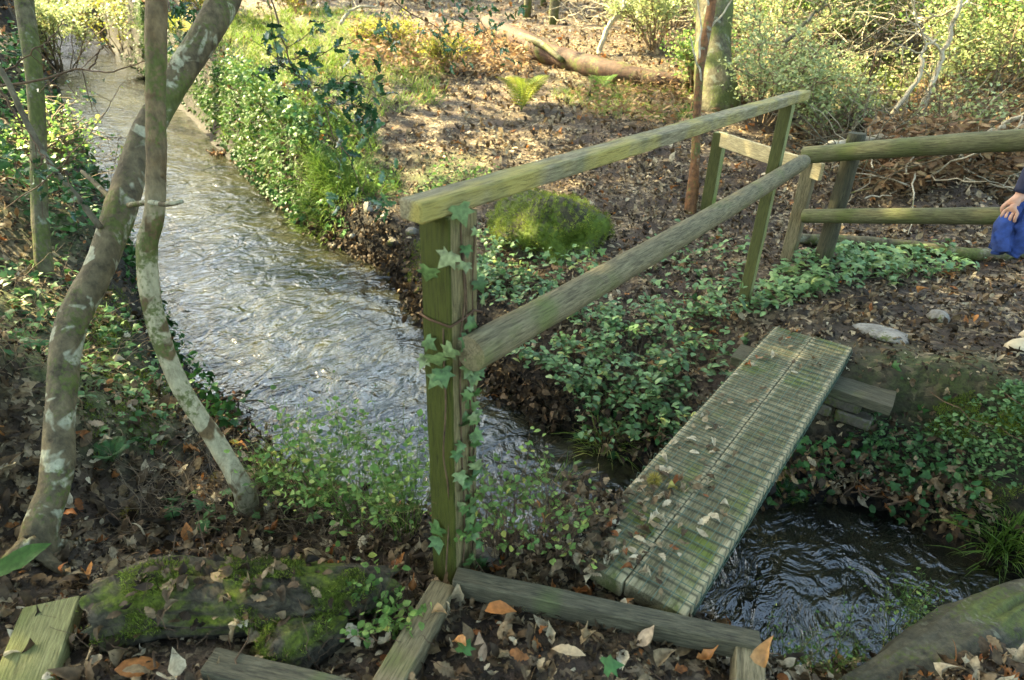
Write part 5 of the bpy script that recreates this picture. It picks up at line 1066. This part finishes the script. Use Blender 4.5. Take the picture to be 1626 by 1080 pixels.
limb(mb, [pp(0, .15, 1.42), pp(-.01, .2, 1.36), bv[12], (bv[12]+bv[13])/2, bv[13]], [.07, .07, .056, .05, .04], 1, 30, 5)
mb.build('top', M['navy_cloth'], pt)
mb = MB(); limb(mb, [pp(0, 0, .98), pp(0, 0, .9), pp(0, 0, .82)], [.13, .145, .13], 1.25, 16, 6)
for hp, kn, an in ((15, 16, 17), (18, 19, 20)): limb(mb, [bv[hp]+[0, 0, .02], (bv[hp]+bv[kn])/2, bv[kn], (bv[kn]+bv[an])/2, bv[an]+[0, 0, .02]], [.105, .09, .072, .066, .06], 1, 30, 7+hp)
mb.build('jeans', M['jeans'], pt)
mb = MB(); limb(mb, [pp(-.035, 0, 1.56), pp(-.03, 0, 1.62), pp(-.015, 0, 1.70), pp(.02, 0, 1.775), pp(.05, 0, 1.80)], [.05, .085, .098, .075, .03], 1, 24, 9); mb.build('hair', M['hair'], pt)
# face
mb = MB()
for s_ in (-1, 1): tube(mb, [pp(.115, s_*.032, 1.652), pp(.128, s_*.032, 1.652)], .010, 8)
mb.build('eyes', M['navy_cloth'], pt)
mb = MB(); tube(mb, [pp(.118, 0, 1.655), pp(.142, 0, 1.622), pp(.12, 0, 1.612)], [.007, .014, .01], 8); tube(mb, [pp(.115, -.022, 1.585), pp(.126, 0, 1.583), pp(.115, .022, 1.585)], .005, 6); mb.build('nose', M['skin'], pt)
# hands with five fingers each, curled round the jacket
for s_, h0, wr in ((-1, bv[10], bv[9]), (1, bv[14], bv[13])):
    d = unit(h0-wr); hv = [wr, h0, h0+d*.045]; he = [(0, 1), (1, 2)]; hrd = [.026, (.018, .036), (.016, .036)]
    sd = unit(np.cross(d, [0, 0, 1.]));
    up_ = np.cross(sd, d)
    for k_ in range(4):
        o0 = h0+d*.05+sd*(k_-1.5)*.019; l_ = (.026, .03, .028, .022)[k_]; a1_ = o0+d*l_; a2_ = a1_+(-up_*.8+d*.5)*l_*.9; a3_ = a2_+(-up_*.8-d*.5)*l_*.7
        i0 = len(hv); hv += [o0, a1_, a2_, a3_]; he += [(2, i0), (i0, i0+1), (i0+1, i0+2), (i0+2, i0+3)]; hrd += [.009, .0085, .008, .007]
    i0 = len(hv); t0 = h0+d*.01-sd*s_*.0+sd*.035; hv += [t0, t0+d*.03+sd*.012, t0+d*.05-up_*.02]; he += [(1, i0), (i0, i0+1), (i0+1, i0+2)]; hrd += [.012, .01, .008]
    skin('hand', hv, he, hrd, M['skin'], 1)
def boot(c, nm):
    mb = MB(); P = spline([c+pp(-.1, 0, .05)-PB0, c+pp(-.02, 0, .065)-PB0, c+pp(.08, 0, .055)-PB0, c+pp(.17, 0, .04)-PB0, c+pp(.215, 0, .035)-PB0], 20); tube(mb, P, rspline([.04, .055, .052, .05, .028], 20), 16, wob=.05); tube(mb, [c+[0, 0, .05]+RH3*.04, c+[0, 0, .12]+RH3*.03, c+[0, 0, .17]+RH3*.02], [.055, .056, .058], 14, wob=.04)
    o = mb.build('boot', M['boot'], pt, c); mb = MB(); V = []
    P2 = P.copy(); P2[:, 2] = c[2]+.012; tube(mb, P2, rspline([.038, .048, .046, .05, .03], 20), 10); mb.build('boot_sole', M['sole'], pt, c)
boot(PB0-RH3*.03-FH3*.04, 'l'); boot(PB0+RH3*.16+FH3*.11, 'r')
# blue jacket hanging from the near hand
h = bv[10]+np.array([0, 0, -.01]); h = h+RH3*.05+np.array([0, 0, .015]); jn = thing('jacket', h, 'crumpled blue jacket held in the hand of the person at the right edge', 'jacket')
nu, nv = 40, 30; u = np.linspace(0, math.tau, nu, endpoint=False); v = np.linspace(0, 1, nv); V = []
for vv in v:
    rr = .025+.072*math.sin(min(1, vv*1.25)*math.pi*.55); zz = .04-.30*vv; fold = 1+.24*np.sin(u*5+vv*5)+.16*np.sin(u*9-vv*8+2*math.sin(vv*6))+.13*np.sin(u*3+vv*11)+.08*np.sin(u*14+vv*17)
    if vv > .93: rr *= .75
    V.append(h+(-RH3)[None]*(np.cos(u)*rr*fold*1.0)[:, None]+FH3[None]*(np.sin(u)*rr*.55*fold)[:, None]+np.array([0, 0, 1.])[None]*(zz+.025*np.sin(u*3+vv*4))[:, None]-(-RH3)[None]*0.02)
V = np.vstack(V+[[h+[0, 0, .07]], [h+[0, 0, -.27]]]); i = np.arange(nv-1)[:, None]*nu; j = np.arange(nu)[None]; j2 = (j+1) % nu; jj = np.arange(nu); j3 = (jj+1) % nu; m_ = nu*nv
mb = MB(); mb.add(V, [np.stack([i+j, i+nu+j, i+nu+j2, i+j2], -1).reshape(-1, 4), np.stack([np.full(nu, m_), jj, j3], 1), np.stack([np.full(nu, m_+1), (nv-1)*nu+j3, (nv-1)*nu+jj], 1)]); mb.build('cloth', M['blue_cloth'], jn)
mb = MB(); tube(mb, spline([h-RH3*.04+[0, 0, -.02], h-RH3*.07+[0, 0, -.13], h-RH3*.06-FH3*.04+[0, 0, -.25]], 16), rspline([.03, .04, .034], 16), 14, wob=.25, seed=5); mb.build('sleeve', M['blue_cloth'], jn)
for o in ROOTS:
    if '_loc' in o.keys(): del o['_loc']
